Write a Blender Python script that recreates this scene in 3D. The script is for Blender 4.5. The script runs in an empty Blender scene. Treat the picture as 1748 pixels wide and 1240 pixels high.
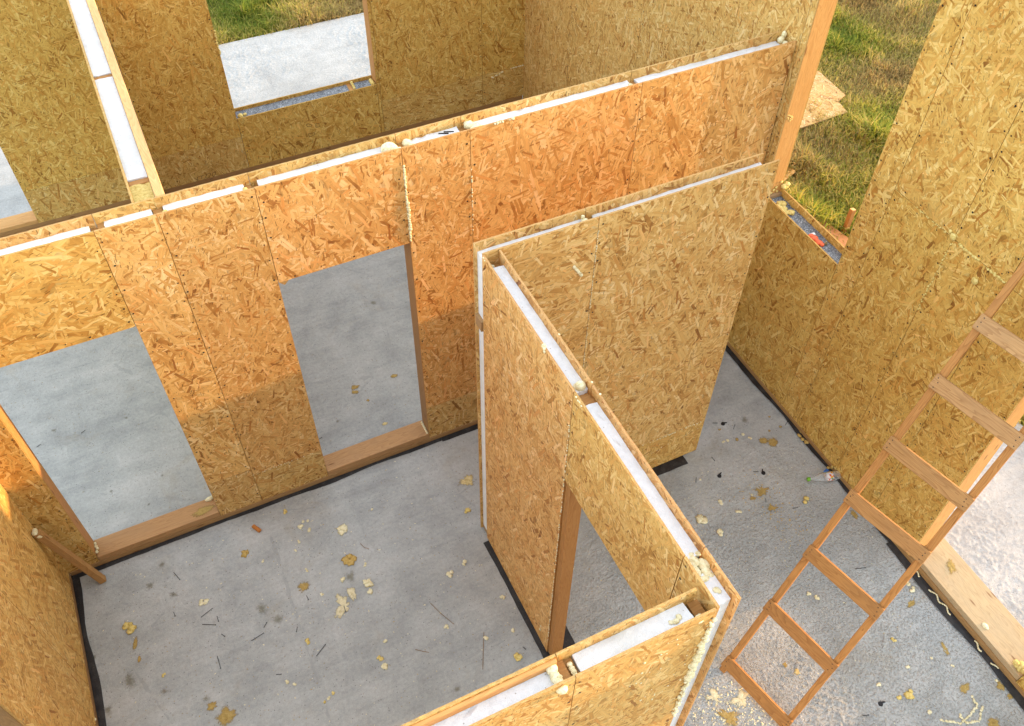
import bpy, bmesh, math, random
import numpy as np
from mathutils import Vector, Matrix, noise
R = math.radians
rng = random.Random(7)
nrg = np.random.default_rng(11)
sc = bpy.context.scene
COL = sc.collection

# ------------------------------------------------------------------ camera
H = 6.4
FPX, CX, CY = 1546.03, 874.0, 620.0                    # photo focal length and centre in pixels
RC = np.array([[0.901225, -0.433178, 0.012223], [-0.32284, -0.689948, -0.647878], [0.28908, 0.579938, -0.761646]])
cam = bpy.data.cameras.new('camera')
cam.sensor_width = 36.0
cam.lens = FPX * 36.0 / 1748.0
cam.clip_end = 2000.0
camo = bpy.data.objects.new('camera', cam)
COL.objects.link(camo)
camo.matrix_world = Matrix(((RC[0][0], -RC[1][0], -RC[2][0], 0), (RC[0][1], -RC[1][1], -RC[2][1], 0),
                            (RC[0][2], -RC[1][2], -RC[2][2], H), (0, 0, 0, 1)))
sc.camera = camo

# ------------------------------------------------------------------ sky, sun, exposure
SUN = Vector((1.0, -0.128, 0.094)).normalized()        # low evening sun, through the window slot of the gable wall
elev = math.asin(SUN.z)
VEIL = 3.6
world = bpy.data.worlds.new('World')
sc.world = world
world.use_nodes = True
wn = world.node_tree
wn.nodes.clear()
sky = wn.nodes.new('ShaderNodeTexSky')
sky.sky_type = 'NISHITA'
sky.sun_disc = False
sky.sun_elevation = elev
sky.sun_rotation = math.atan2(SUN.x, SUN.y)
sky.air_density = 1.0
sky.dust_density = 1.6
sky.ozone_density = 1.0
bg = wn.nodes.new('ShaderNodeBackground')
bg.inputs['Strength'].default_value = 0.15
wo = wn.nodes.new('ShaderNodeOutputWorld')
veil = wn.nodes.new('ShaderNodeMix'); veil.data_type = 'RGBA'; veil.blend_type = 'ADD'
veil.inputs[0].default_value = 1.0
veil.inputs[7].default_value = (VEIL * .98, VEIL * 1.0, VEIL * 1.02, 1)      # thin even evening cloud over the clear sky
wn.links.new(sky.outputs[0], veil.inputs[6])
wn.links.new(veil.outputs[2], bg.inputs[0])
wn.links.new(bg.outputs[0], wo.inputs[0])
sun = bpy.data.lights.new('sun', 'SUN')
sun.energy = 3.0
sun.angle = R(0.9)
sun.color = (1.0, 0.60, 0.30)
suno = bpy.data.objects.new('sun', sun)
suno.rotation_euler = SUN.to_track_quat('Z', 'Y').to_euler()
suno.location = (12, -2, 9)
COL.objects.link(suno)
sc.view_settings.view_transform = 'Standard'
sc.view_settings.look = 'None'
sc.view_settings.exposure = 1.54
sc.view_settings.gamma = 1.0
sc.view_settings.use_curve_mapping = False
sc.render.engine = 'CYCLES'


# ------------------------------------------------------------------ photo pixel -> place on a known plane
def ray(u, v):
    return RC.T @ np.array([(u - CX) / FPX, (v - CY) / FPX, 1.0])


def on_z(u, v, z=0.0):
    d = ray(u, v); t = (z - H) / d[2]
    return Vector((d[0] * t, d[1] * t, z))


def on_y(u, v, y):
    d = ray(u, v); t = y / d[1]
    return Vector((d[0] * t, y, H + d[2] * t))


def on_x(u, v, x):
    d = ray(u, v); t = x / d[0]
    return Vector((x, d[1] * t, H + d[2] * t))


# ------------------------------------------------------------------ node helpers
class NT:
    def __init__(s, name):
        s.m = bpy.data.materials.new(name)
        s.m.use_nodes = True
        s.t = s.m.node_tree
        s.t.nodes.clear()
        s.out = s.t.nodes.new('ShaderNodeOutputMaterial')
        s.b = s.t.nodes.new('ShaderNodeBsdfPrincipled')
        s.t.links.new(s.b.outputs[0], s.out.inputs[0])

    def n(s, typ, **kw):
        nd = s.t.nodes.new(typ)
        for k, v in kw.items():
            setattr(nd, k, v)
        return nd

    def put(s, sock, v):
        if v is None:
            return
        if isinstance(v, bpy.types.NodeSocket):
            s.t.links.new(v, sock)
        else:
            sock.default_value = v

    def math(s, op, a, b=None, c=None, clamp=False):
        nd = s.n('ShaderNodeMath', operation=op, use_clamp=clamp)
        for i, v in enumerate((a, b, c)):
            s.put(nd.inputs[i], v)
        return nd.outputs[0]

    def mixf(s, f, a, b):
        nd = s.n('ShaderNodeMix', data_type='FLOAT')
        s.put(nd.inputs[0], f); s.put(nd.inputs[2], a); s.put(nd.inputs[3], b)
        return nd.outputs[0]

    def mixv(s, f, a, b):
        nd = s.n('ShaderNodeMix', data_type='VECTOR')
        s.put(nd.inputs[0], f); s.put(nd.inputs[4], a); s.put(nd.inputs[5], b)
        return nd.outputs[1]

    def mixc(s, f, a, b, blend='MIX'):
        nd = s.n('ShaderNodeMix', data_type='RGBA', blend_type=blend)
        s.put(nd.inputs[0], f)
        s.put(nd.inputs[6], a if isinstance(a, bpy.types.NodeSocket) else (*a, 1))
        s.put(nd.inputs[7], b if isinstance(b, bpy.types.NodeSocket) else (*b, 1))
        return nd.outputs[2]

    def maprange(s, v, a, b, c, d, smooth=False):
        nd = s.n('ShaderNodeMapRange', interpolation_type='SMOOTHSTEP' if smooth else 'LINEAR')
        for i, x in enumerate((v, a, b, c, d)):
            s.put(nd.inputs[i], x)
        return nd.outputs[0]

    def ramp(s, f, stops, interp='LINEAR'):
        nd = s.n('ShaderNodeValToRGB')
        nd.color_ramp.interpolation = interp
        e = nd.color_ramp.elements
        while len(e) < len(stops):
            e.new(0.5)
        for i, (p, c) in enumerate(stops):
            e[i].position = p
            e[i].color = (*c, 1)
        s.put(nd.inputs[0], f)
        return nd.outputs[0]

    def noise(s, vec, scale, detail=3.0, rough=0.55, dist=0.0):
        nd = s.n('ShaderNodeTexNoise')
        s.put(nd.inputs['Vector'], vec)
        nd.inputs['Scale'].default_value = scale
        nd.inputs['Detail'].default_value = detail
        nd.inputs['Roughness'].default_value = rough
        nd.inputs['Distortion'].default_value = dist
        return nd.outputs[0]

    def voronoi(s, vec, scale, **kw):
        nd = s.n('ShaderNodeTexVoronoi', **kw)
        s.put(nd.inputs['Vector'], vec)
        nd.inputs['Scale'].default_value = scale
        return nd

    def uv(s):
        return s.n('ShaderNodeUVMap', uv_map='UVMap').outputs[0]

    def obj(s):
        return s.n('ShaderNodeTexCoord').outputs['Object']

    def gen_world(s):
        return s.n('ShaderNodeNewGeometry').outputs['Position']

    def tint(s):
        return s.n('ShaderNodeObjectInfo').outputs['Color']

    def rnd(s):
        return s.n('ShaderNodeObjectInfo').outputs['Random']

    def mapping(s, vec, loc=(0, 0, 0), rot=(0, 0, 0), scale=(1, 1, 1), vtype='POINT'):
        nd = s.n('ShaderNodeMapping', vector_type=vtype)
        s.put(nd.inputs[0], vec)
        nd.inputs[1].default_value = loc
        nd.inputs[2].default_value = rot
        nd.inputs[3].default_value = scale
        return nd.outputs[0]

    def bump(s, h, strength=0.3, dist=0.002, nrm=None):
        nd = s.n('ShaderNodeBump')
        nd.inputs['Strength'].default_value = strength
        nd.inputs['Distance'].default_value = dist
        s.put(nd.inputs['Height'], h)
        if nrm is not None:
            s.put(nd.inputs['Normal'], nrm)
        return nd.outputs[0]

    def fin(s, color, rough=0.7, spec=0.25, normal=None):
        s.put(s.b.inputs['Base Color'], color if isinstance(color, bpy.types.NodeSocket) else (*color, 1))
        s.put(s.b.inputs['Roughness'], rough)
        s.b.inputs['Specular IOR Level'].default_value = spec
        if normal is not None:
            s.put(s.b.inputs['Normal'], normal)
        return s.m


# ------------------------------------------------------------------ materials
def mat_osb():
    s = NT('strand_board')
    r = random.Random(21)
    uv = s.uv()
    wob = s.n('ShaderNodeTexNoise')
    s.put(wob.inputs['Vector'], uv); wob.inputs['Scale'].default_value = 22; wob.inputs['Detail'].default_value = 2
    off = s.n('ShaderNodeVectorMath', operation='SUBTRACT')
    s.put(off.inputs[0], wob.outputs['Color']); off.inputs[1].default_value = (.5, .5, .5)
    sca = s.n('ShaderNodeVectorMath', operation='SCALE')
    s.put(sca.inputs[0], off.outputs[0]); sca.inputs['Scale'].default_value = 0.016
    add = s.n('ShaderNodeVectorMath', operation='ADD')
    s.put(add.inputs[0], uv); s.put(add.inputs[1], sca.outputs[0])
    vec = add.outputs[0]
    tone = hue = shade = cv = None
    angs = [12, -58, 44, -24, 72, 30, -40, 5, 58, -14, -74, 22, -8]
    for i, a in enumerate(angs):
        L = r.uniform(.16, .30); W = r.uniform(.024, .048)
        if i > 6:
            W *= 0.62; L *= .85
        tick = i == len(angs) - 1
        if tick:
            W, L = .011, .06
        mp = s.mapping(vec, (r.uniform(-9, 9), r.uniform(-9, 9), 0), (0, 0, R(a + r.uniform(-6, 6))), (W, L, 1), 'TEXTURE')
        vo = s.voronoi(mp, 1.0, voronoi_dimensions='2D', feature='F1', distance='CHEBYCHEV')
        vo.inputs['Randomness'].default_value = 0.9
        sep = s.n('ShaderNodeSeparateColor')
        s.put(sep.inputs[0], vo.outputs['Color'])
        t = r.uniform(.38, .47)
        if i == 0:
            tone, hue, cv = sep.outputs[1], sep.outputs[2], mp
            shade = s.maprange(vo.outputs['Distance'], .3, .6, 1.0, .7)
            continue
        if tick:
            m = s.math('MULTIPLY', s.math('LESS_THAN', vo.outputs['Distance'], s.mixf(sep.outputs[2], .08, .26)), s.math('GREATER_THAN', sep.outputs[0], .82))
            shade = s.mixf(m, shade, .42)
            continue
        lim = s.mixf(sep.outputs[2], t * .5, t)
        m = s.math('MULTIPLY', s.math('LESS_THAN', vo.outputs['Distance'], lim),
                   s.math('GREATER_THAN', sep.outputs[0], .4 if i < 7 else .70))
        sh = s.maprange(s.math('SUBTRACT', lim, vo.outputs['Distance']), 0.0, .05, .8, 1.0)  # thin edge shadow around each flake, painted into the colour
        tone = s.mixf(m, tone, sep.outputs[1])
        hue = s.mixf(m, hue, sep.outputs[0])
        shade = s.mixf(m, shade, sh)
        cv = s.mixv(m, cv, mp)
    gr = s.noise(s.mapping(cv, scale=(7, 1.1, 1)), 1.0, 3, .6)
    big = s.noise(uv, 2.3, 2, .5)
    mid = s.noise(uv, 14.0, 2, .5)
    tn = s.math('ADD', s.math('MULTIPLY_ADD', tone, .84, .07), s.math('MULTIPLY', s.math('SUBTRACT', big, .5), .2))
    tn = s.math('ADD', tn, s.math('MULTIPLY', s.math('SUBTRACT', mid, .5), .15))
    col = s.ramp(tn, [(0.0, (.19, .082, .022)), (.055, (.28, .135, .036)), (.125, (.42, .235, .065)), (.25, (.525, .325, .105)), (.5, (.58, .385, .137)),
                      (.75, (.63, .445, .178)), (.88, (.70, .535, .26)), (1.0, (.77, .63, .37))])
    sta = s.noise(s.mapping(uv, scale=(1.0, .6, 1)), 1.7, 4, .62, .5)
    col = s.mixc(s.maprange(sta, .56, .72, 0, .30), col, s.mixc(1.0, col, (.80, .72, .62), 'MULTIPLY'))
    red = s.maprange(hue, .9, 1.0, 0.0, .6)
    col = s.mixc(red, col, s.mixc(1.0, col, (1.04, .80, .66), 'MULTIPLY'))
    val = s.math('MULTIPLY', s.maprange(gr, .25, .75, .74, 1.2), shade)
    vv = s.n('ShaderNodeCombineColor')
    for k in range(3):
        s.put(vv.inputs[k], val)
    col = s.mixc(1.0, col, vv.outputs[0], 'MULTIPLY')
    col = s.mixc(1.0, col, s.tint(), 'MULTIPLY')
    hgt = s.noise(s.mapping(uv, scale=(170, 34, 1)), 1.0, 2, .6)
    return s.fin(col, s.maprange(gr, .3, .7, .52, .72), .25, s.bump(hgt, .22, .0016))


def mat_osb_edge():
    s = NT('strand_board_edge')
    uv = s.uv()
    n1 = s.noise(s.mapping(uv, scale=(30, 160, 1)), 1, 4, .65)
    n2 = s.noise(uv, 220, 2, .6)
    n3 = s.noise(s.mapping(uv, scale=(60, 20, 1)), 1, 3, .6)
    f = s.math('ADD', s.math('MULTIPLY', n1, .6), s.math('MULTIPLY', n2, .4))
    col = s.ramp(f, [(.3, (.20, .10, .035)), (.45, (.42, .26, .10)), (.6, (.55, .39, .18)), (.75, (.66, .52, .29))])
    col = s.mixc(s.maprange(n3, .5, .7, 0, .35), col, (.35, .17, .07))
    col = s.mixc(1.0, col, s.tint(), 'MULTIPLY')
    return s.fin(col, .85, .15, s.bump(f, .8, .003))


def mat_wood(name, ca, cb, cc, seed):
    s = NT(name)
    uv = s.uv()                                        # u runs along the board
    off = s.n('ShaderNodeCombineXYZ')
    s.put(off.inputs[0], s.math('MULTIPLY', s.rnd(), 37.0 + seed))
    s.put(off.inputs[1], s.math('MULTIPLY', s.rnd(), 11.0))
    ad = s.n('ShaderNodeVectorMath', operation='ADD')
    s.put(ad.inputs[0], uv); s.put(ad.inputs[1], off.outputs[0])
    v = ad.outputs[0]
    w = s.noise(s.mapping(v, scale=(1.6, 14, 1)), 1, 2, .5, .6)
    rings = s.math('FRACT', s.math('MULTIPLY', w, 11.0))
    rings = s.math('POWER', rings, 2.2)
    fine = s.noise(s.mapping(v, scale=(18, 420, 1)), 1, 3, .6)
    blot = s.noise(s.mapping(v, scale=(3, 8, 1)), 1, 3, .6)
    kn = s.voronoi(s.mapping(v, scale=(2.1, 9.0, 1)), 1.0, voronoi_dimensions='2D')
    ks = s.n('ShaderNodeSeparateColor'); s.put(ks.inputs[0], kn.outputs['Color'])
    knm = s.math('MULTIPLY', s.maprange(s.math('ADD', kn.outputs['Distance'], s.math('MULTIPLY', blot, .06)), .05, .13, 1, 0, True), s.math('MULTIPLY', s.math('GREATER_THAN', ks.outputs[0], .78), .8))
    col = s.mixc(s.math('MULTIPLY', rings, .75), ca, cb)
    col = s.mixc(s.maprange(blot, .45, .75, 0, .7), col, cc)
    col = s.mixc(knm, col, (.13, .055, .02))
    fv = s.maprange(fine, .25, .75, .8, 1.15)
    c3 = s.n('ShaderNodeCombineColor')
    for k in range(3):
        s.put(c3.inputs[k], fv)
    col = s.mixc(1.0, col, c3.outputs[0], 'MULTIPLY')
    col = s.mixc(1.0, col, s.tint(), 'MULTIPLY')
    return s.fin(col, .62, .25, s.bump(s.math('ADD', fine, rings), .25, .001))


def mat_eps():
    s = NT('white_polystyrene')
    v = s.gen_world()
    vo = s.voronoi(v, 210.0, feature='F1')
    n = s.noise(v, 30, 3, .6)
    d = s.noise(v, 3.5, 3, .55)
    col = s.ramp(n, [(.3, (.66, .685, .72)), (.6, (.74, .765, .80))])
    col = s.mixc(s.maprange(d, .5, .7, 0, .5), col, (.58, .59, .55))
    sp = s.voronoi(v, 45.0, feature='F1')
    ss = s.n('ShaderNodeSeparateColor'); s.put(ss.inputs[0], sp.outputs['Color'])
    dk = s.math('MULTIPLY', s.math('LESS_THAN', sp.outputs['Distance'], .14), s.math('GREATER_THAN', ss.outputs[0], .86))
    col = s.mixc(s.math('MULTIPLY', dk, .7), col, (.30, .27, .22))
    return s.fin(col, .85, .2, s.bump(s.math('ADD', vo.outputs['Distance'], s.math('MULTIPLY', n, .8)), .45, .003))


def mat_eps_grey():
    s = NT('grey_polystyrene')
    v = s.gen_world()
    vo = s.voronoi(v, 170.0, feature='F1')
    ss = s.n('ShaderNodeSeparateColor'); s.put(ss.inputs[0], vo.outputs['Color'])
    n = s.noise(v, 16, 4, .6)
    f = s.math('ADD', s.math('MULTIPLY', ss.outputs[0], .6), s.math('MULTIPLY', n, .5))
    col = s.ramp(f, [(.25, (.07, .08, .095)), (.5, (.15, .17, .195)), (.75, (.28, .305, .335)), (.9, (.5, .53, .55))])
    return s.fin(col, .8, .25, s.bump(vo.outputs['Distance'], .6, .004))


def mat_foam(name, ca, cb, cd):
    s = NT(name)
    v = s.gen_world()
    n = s.noise(v, 60, 4, .6)
    vo = s.voronoi(v, 260.0)
    col = s.ramp(n, [(.3, cd), (.45, ca), (.7, cb)])
    s.b.inputs['Subsurface Weight'].default_value = 0.0
    return s.fin(col, .7, .3, s.bump(s.math('ADD', n, s.math('MULTIPLY', vo.outputs['Distance'], .6)), .5, .004))


def mat_concrete(name, base, dark, pale, ochre, bump, pebble=False):
    s = NT(name)
    v = s.gen_world()
    big = s.noise(v, .8, 4, .6, .4)
    med = s.noise(v, 4.5, 5, .65, .3)
    fin = s.noise(v, 38, 5, .7)
    spk = s.noise(v, 160, 3, .7)
    streak = s.noise(s.mapping(v, rot=(0, 0, R(28)), scale=(1.2, 9, 1)), 1.0, 4, .65)
    f = s.math('ADD', s.math('MULTIPLY', big, .45), s.math('MULTIPLY', med, .35))
    f = s.math('ADD', f, s.math('MULTIPLY', streak, .22))
    col = s.ramp(f, [(.38, dark), (.5, base), (.63, pale)])
    fv = s.math('ADD', s.math('MULTIPLY', fin, .5), s.math('MULTIPLY', spk, .5))
    gain = s.maprange(fv, .33, .67, .76, 1.2)
    c3 = s.n('ShaderNodeCombineColor')
    for k in range(3):
        s.put(c3.inputs[k], gain)
    col = s.mixc(1.0, col, c3.outputs[0], 'MULTIPLY')
    scr = s.noise(s.mapping(v, rot=(0, 0, R(-37)), scale=(1.5, 70, 1)), 1.0, 3, .6, .3)
    scr2 = s.noise(s.mapping(v, rot=(0, 0, R(64)), scale=(1.1, 90, 1)), 1.0, 3, .6, .3)
    col = s.mixc(s.math('MULTIPLY', s.maprange(s.math('MAXIMUM', scr, scr2), .62, .72, 0, .5), s.maprange(med, .45, .6, 0, 1)), col, pale)
    crk = s.voronoi(s.mapping(v, scale=(.55, .7, 1)), 1.0, feature='DISTANCE_TO_EDGE')
    wv = s.noise(v, 5, 4, .7)
    ck = s.math('LESS_THAN', s.math('ADD', crk.outputs['Distance'], s.math('MULTIPLY', s.math('SUBTRACT', wv, .5), .05)), .0012)
    col = s.mixc(s.math('MULTIPLY', ck, .5), col, dark)
    # dusty tan specks and dark crumbs trodden into the surface
    vo = s.voronoi(v, 33.0)
    ss = s.n('ShaderNodeSeparateColor'); s.put(ss.inputs[0], vo.outputs['Color'])
    dens = s.noise(v, 1.1, 3, .6)
    m = s.math('MULTIPLY', s.math('LESS_THAN', s.math('ADD', vo.outputs['Distance'], s.math('MULTIPLY', fin, .25)), .30),
               s.math('GREATER_THAN', s.math('ADD', ss.outputs[0], s.math('MULTIPLY', dens, .35)), 1.02))
    col = s.mixc(s.math('MULTIPLY', m, .75), col, ochre)
    vo2 = s.voronoi(v, 52.0)
    s2 = s.n('ShaderNodeSeparateColor'); s.put(s2.inputs[0], vo2.outputs['Color'])
    m2 = s.math('MULTIPLY', s.math('LESS_THAN', vo2.outputs['Distance'], .2), s.math('GREATER_THAN', s2.outputs[1], .86))
    col = s.mixc(s.math('MULTIPLY', m2, .65), col, (.10, .09, .08))
    blot = s.noise(v, 2.0, 4, .7, .8)
    col = s.mixc(s.maprange(blot, .58, .72, 0, .32), col, ochre)
    h = s.math('ADD', s.math('MULTIPLY', fin, .8), s.math('MULTIPLY', spk, .4))
    h = s.math('ADD', h, s.math('MULTIPLY', med, .8))
    if pebble:
        sp = s.n('ShaderNodeSeparateXYZ'); s.put(sp.inputs[0], v)
        zone = s.math('MULTIPLY', s.maprange(s.math('ADD', sp.outputs[0], big), 1.9, 2.5, 0, 1, True), s.maprange(s.math('ADD', sp.outputs[1], s.math('MULTIPLY', big, 2)), 4.4, 3.0, 0.12, 1, True))
        pb = s.noise(v, 62, 3, .5)
        pb = s.maprange(pb, .5, .68, 0, 1, True)
        h = s.math('ADD', h, s.math('MULTIPLY', s.math('MULTIPLY', pb, zone), 1.1))
        col = s.mixc(s.math('MULTIPLY', s.math('MULTIPLY', pb, zone), .35), col, (.40, .385, .345))
    return s.fin(col, .82, .25, s.bump(h, bump, .012))


def mat_plain(name, col, rough=.6, spec=.3, metallic=0.0, nscale=30, amp=.25, bump=.2, bd=.002):
    s = NT(name)
    v = s.gen_world()
    n = s.noise(v, nscale, 4, .6)
    c = s.mixc(n, tuple(x * (1 - amp) for x in col), tuple(min(1, x * (1 + amp)) for x in col))
    s.b.inputs['Metallic'].default_value = metallic
    return s.fin(c, rough, spec, s.bump(n, bump, bd))


def mat_grass():
    s = NT('grass_blade')
    a = s.n('ShaderNodeVertexColor', layer_name='tone').outputs[0]
    s.t.nodes.remove(s.b)
    dif = s.n('ShaderNodeBsdfDiffuse'); tr = s.n('ShaderNodeBsdfTranslucent'); gl = s.n('ShaderNodeBsdfGlossy')
    s.put(dif.inputs[0], a); s.put(tr.inputs[0], a)
    gl.inputs['Roughness'].default_value = .5
    gl.inputs[0].default_value = (.3, .3, .25, 1)
    mx = s.n('ShaderNodeMixShader'); mx.inputs[0].default_value = .4
    s.put(mx.inputs[1], dif.outputs[0]); s.put(mx.inputs[2], tr.outputs[0])
    m2 = s.n('ShaderNodeMixShader'); m2.inputs[0].default_value = .05
    s.put(m2.inputs[1], mx.outputs[0]); s.put(m2.inputs[2], gl.outputs[0])
    s.t.links.new(m2.outputs[0], s.out.inputs[0])
    return s.m


def mat_soil():
    s = NT('meadow_soil')
    v = s.gen_world()
    a = s.noise(v, 1.3, 5, .65); b = s.noise(v, 26, 5, .7); c = s.noise(v, 120, 3, .7)
    col = s.ramp(s.math('ADD', s.math('MULTIPLY', a, .5), s.math('MULTIPLY', b, .5)),
                 [(.35, (.13, .13, .036)), (.48, (.20, .18, .055)), (.6, (.29, .24, .095)), (.72, (.38, .31, .15))])
    return s.fin(col, .95, .1, s.bump(s.math('ADD', b, c), .9, .03))


def mat_bottle():
    s = NT('clear_plastic')
    s.b.inputs['Base Color'].default_value = (.86, .88, .88, 1)
    s.b.inputs['Roughness'].default_value = .12
    s.b.inputs['Transmission Weight'].default_value = .82
    s.b.inputs['IOR'].default_value = 1.2
    return s.m


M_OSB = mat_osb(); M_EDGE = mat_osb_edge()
M_WOOD = mat_wood('pine_board', (.52, .305, .125), (.40, .205, .07), (.46, .25, .09), 0)
M_OLD = mat_wood('aged_pine_board', (.37, .245, .125), (.27, .17, .082), (.31, .215, .125), 5)
M_LAD = mat_wood('ladder_pine', (.52, .31, .135), (.30, .15, .055), (.38, .225, .105), 9)
M_EPS = mat_eps(); M_EPSG = mat_eps_grey()
M_FOAM = mat_foam('cream_foam', (.70, .64, .40), (.80, .76, .56), (.52, .44, .22))
M_FOAMY = mat_foam('yellow_foam', (.62, .48, .15), (.74, .61, .25), (.42, .29, .07))
M_FOAMO = mat_foam('ochre_foam', (.44, .30, .085), (.54, .39, .14), (.30, .19, .05))
M_STAIN = mat_foam('olive_residue', (.24, .23, .165), (.27, .255, .19), (.21, .195, .135))


def mat_residue(name, ca, cb, cd, soft, cover):
    """thin residue that thins out towards its edge ('rad' runs 0 at the middle to 1 at the rim)"""
    s = NT(name)
    v = s.gen_world()
    rad = s.n('ShaderNodeAttribute', attribute_name='rad').outputs['Fac']
    n = s.noise(v, 45, 4, .7); n2 = s.noise(v, 140, 3, .7)
    col = s.ramp(s.math('ADD', s.math('MULTIPLY', n, .6), s.math('MULTIPLY', n2, .4)), [(.35, cd), (.48, ca), (.62, cb)])
    e = s.math('ADD', rad, s.math('MULTIPLY', s.math('SUBTRACT', s.math('ADD', s.math('MULTIPLY', n, .65), s.math('MULTIPLY', n2, .35)), .5), 1.5))
    al = s.math('MULTIPLY', s.maprange(e, .82 - soft, .82, 1, 0, True), cover)
    s.put(s.b.inputs['Alpha'], al)
    return s.fin(col, .8, .2, s.bump(s.math('ADD', n, n2), .7, .006))


M_STAIN = mat_residue('olive_residue', (.22, .205, .13), (.26, .24, .16), (.17, .155, .09), .8, .5)
M_SPLATY = mat_residue('yellow_residue', (.58, .47, .21), (.72, .63, .38), (.36, .27, .10), .28, 1.0)
M_SPLATO = mat_residue('ochre_residue', (.40, .28, .085), (.50, .37, .14), (.27, .18, .055), .4, .9)
M_SPLATC = mat_residue('cream_residue', (.62, .56, .36), (.74, .69, .50), (.42, .36, .2), .25, 1.0)
M_FLOOR = mat_concrete('grey_concrete', (.365, .384, .384), (.28, .298, .30), (.46, .475, .472), (.30, .26, .18), .75, True)
M_OUT = mat_concrete('pale_concrete', (.39, .415, .43), (.31, .33, .345), (.47, .495, .51), (.34, .325, .30), .6)


def mat_membrane():
    s = NT('bitumen_membrane')
    v = s.gen_world()
    n = s.noise(v, 14, 4, .65); n2 = s.noise(v, 120, 3, .7)
    col = s.mixc(s.maprange(n, .45, .75, 0, .8), (.011, .011, .013), (.055, .052, .05))
    col = s.mixc(s.maprange(n2, .66, .72, 0, .8), col, (.30, .25, .16))
    return s.fin(col, s.maprange(n, .3, .7, .35, .75), .4, s.bump(n, .6, .006))


M_BLACK = mat_membrane()
M_STEEL = mat_plain('dark_steel', (.022, .022, .026), .45, .5, .6, 90, .3)
M_PENCIL = mat_plain('pencil_line', (.045, .035, .028), .8, .1)
M_GRASS = mat_grass(); M_SOIL = mat_soil()
M_CLEAR = mat_bottle()
M_GREEN = mat_plain('green_cap', (.16, .42, .03), .4, .4)
M_BLUE = mat_plain('blue_scrap', (.05, .17, .55), .5, .4)
M_RED = mat_plain('red_print', (.62, .10, .05), .5, .4, 0, 60, .5)


def mat_label():
    s = NT('printed_label')
    v = s.voronoi(s.gen_world(), 55.0)
    sp = s.n('ShaderNodeSeparateColor'); s.put(sp.inputs[0], v.outputs['Color'])
    return s.fin(s.ramp(sp.outputs[0], [(0, (.6, .6, .62)), (.3, (.55, .12, .05)), (.5, (.6, .3, .05)), (.68, (.06, .22, .09)), (.8, (.62, .62, .65))], 'CONSTANT'), .4, .4)


M_LABEL = mat_label()
M_ORANGE = mat_plain('orange_plastic', (.75, .135, .045), .5, .4, 0, 50, .2)
M_WHITE = mat_plain('white_plastic', (.78, .78, .75), .5, .4)


# ------------------------------------------------------------------ object helpers
def link(o, parent=None):
    COL.objects.link(o)
    if parent is not None:
        o.parent = parent
    return o


def tag(o, label=None, cat=None, group=None, kind=None):
    if label: o['label'] = label
    if cat: o['category'] = cat
    if group: o['group'] = group
    if kind: o['kind'] = kind
    return o


def thing(name, label, cat, loc=(0, 0, 0), group=None):
    o = bpy.data.objects.new(name, None)
    o.location = loc
    o.empty_display_size = .1
    link(o)
    return tag(o, label, cat, group)


def place(o, parent):
    """keep world coordinates while hanging o under an empty that stands at parent.location"""
    if parent is not None:
        o.parent = parent
        o.matrix_parent_inverse = Matrix.Translation(parent.location).inverted()
    return o


def mesh_obj(name, verts, faces, mats, parent=None, fmat=None, uvs=None, smooth=False, tint=None):
    me = bpy.data.meshes.new(name)
    me.from_pydata([tuple(v) for v in verts], [], faces)
    for m in (mats if isinstance(mats, (list, tuple)) else [mats]):
        me.materials.append(m)
    if fmat:
        me.polygons.foreach_set('material_index', fmat)
    if uvs is not None:
        ul = me.uv_layers.new(name='UVMap')
        ul.data.foreach_set('uv', [c for uv in uvs for c in uv])
    if smooth:
        me.polygons.foreach_set('use_smooth', [True] * len(me.polygons))
    me.update()
    o = bpy.data.objects.new(name, me)
    COL.objects.link(o)
    if tint:
        o.color = (*tint, 1)
    place(o, parent)
    return o


def box(name, lo, hi, mat, parent=None, along=0, tint=None, bev=0.0):
    """axis-aligned board; uv: u along axis `along`"""
    lo = Vector(lo); hi = Vector(hi)
    bm = bmesh.new()
    bmesh.ops.create_cube(bm, size=1.0)
    for v in bm.verts:
        v.co = Vector(((lo[i] + hi[i]) / 2 + v.co[i] * (hi[i] - lo[i])) for i in range(3))
    if bev:
        bmesh.ops.bevel(bm, geom=bm.edges[:], offset=bev, segments=1, affect='EDGES')
    return bm_obj(name, bm, mat, parent, along, tint)


def bm_obj(name, bm, mat, parent=None, along=0, tint=None, smooth=False):
    bm.normal_update()
    ul = bm.loops.layers.uv.new('UVMap')
    ox, oy = rng.uniform(-40, 40), rng.uniform(-40, 40)
    others = [i for i in range(3) if i != along]
    for f in bm.faces:
        n = f.normal
        k = max(range(3), key=lambda i: abs(n[i]))
        if k == along:
            a, b = others
        else:
            a = along; b = [i for i in others if i != k][0]
        for lp in f.loops:
            lp[ul].uv = (lp.vert.co[a] + ox, lp.vert.co[b] + oy + k * 3.1)
        f.smooth = smooth
    me = bpy.data.meshes.new(name)
    bm.to_mesh(me); bm.free()
    for m in (mat if isinstance(mat, (list, tuple)) else [mat]):
        me.materials.append(m)
    o = bpy.data.objects.new(name, me)
    COL.objects.link(o)
    if tint:
        o.color = (*tint, 1)
    place(o, parent)
    return o


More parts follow.
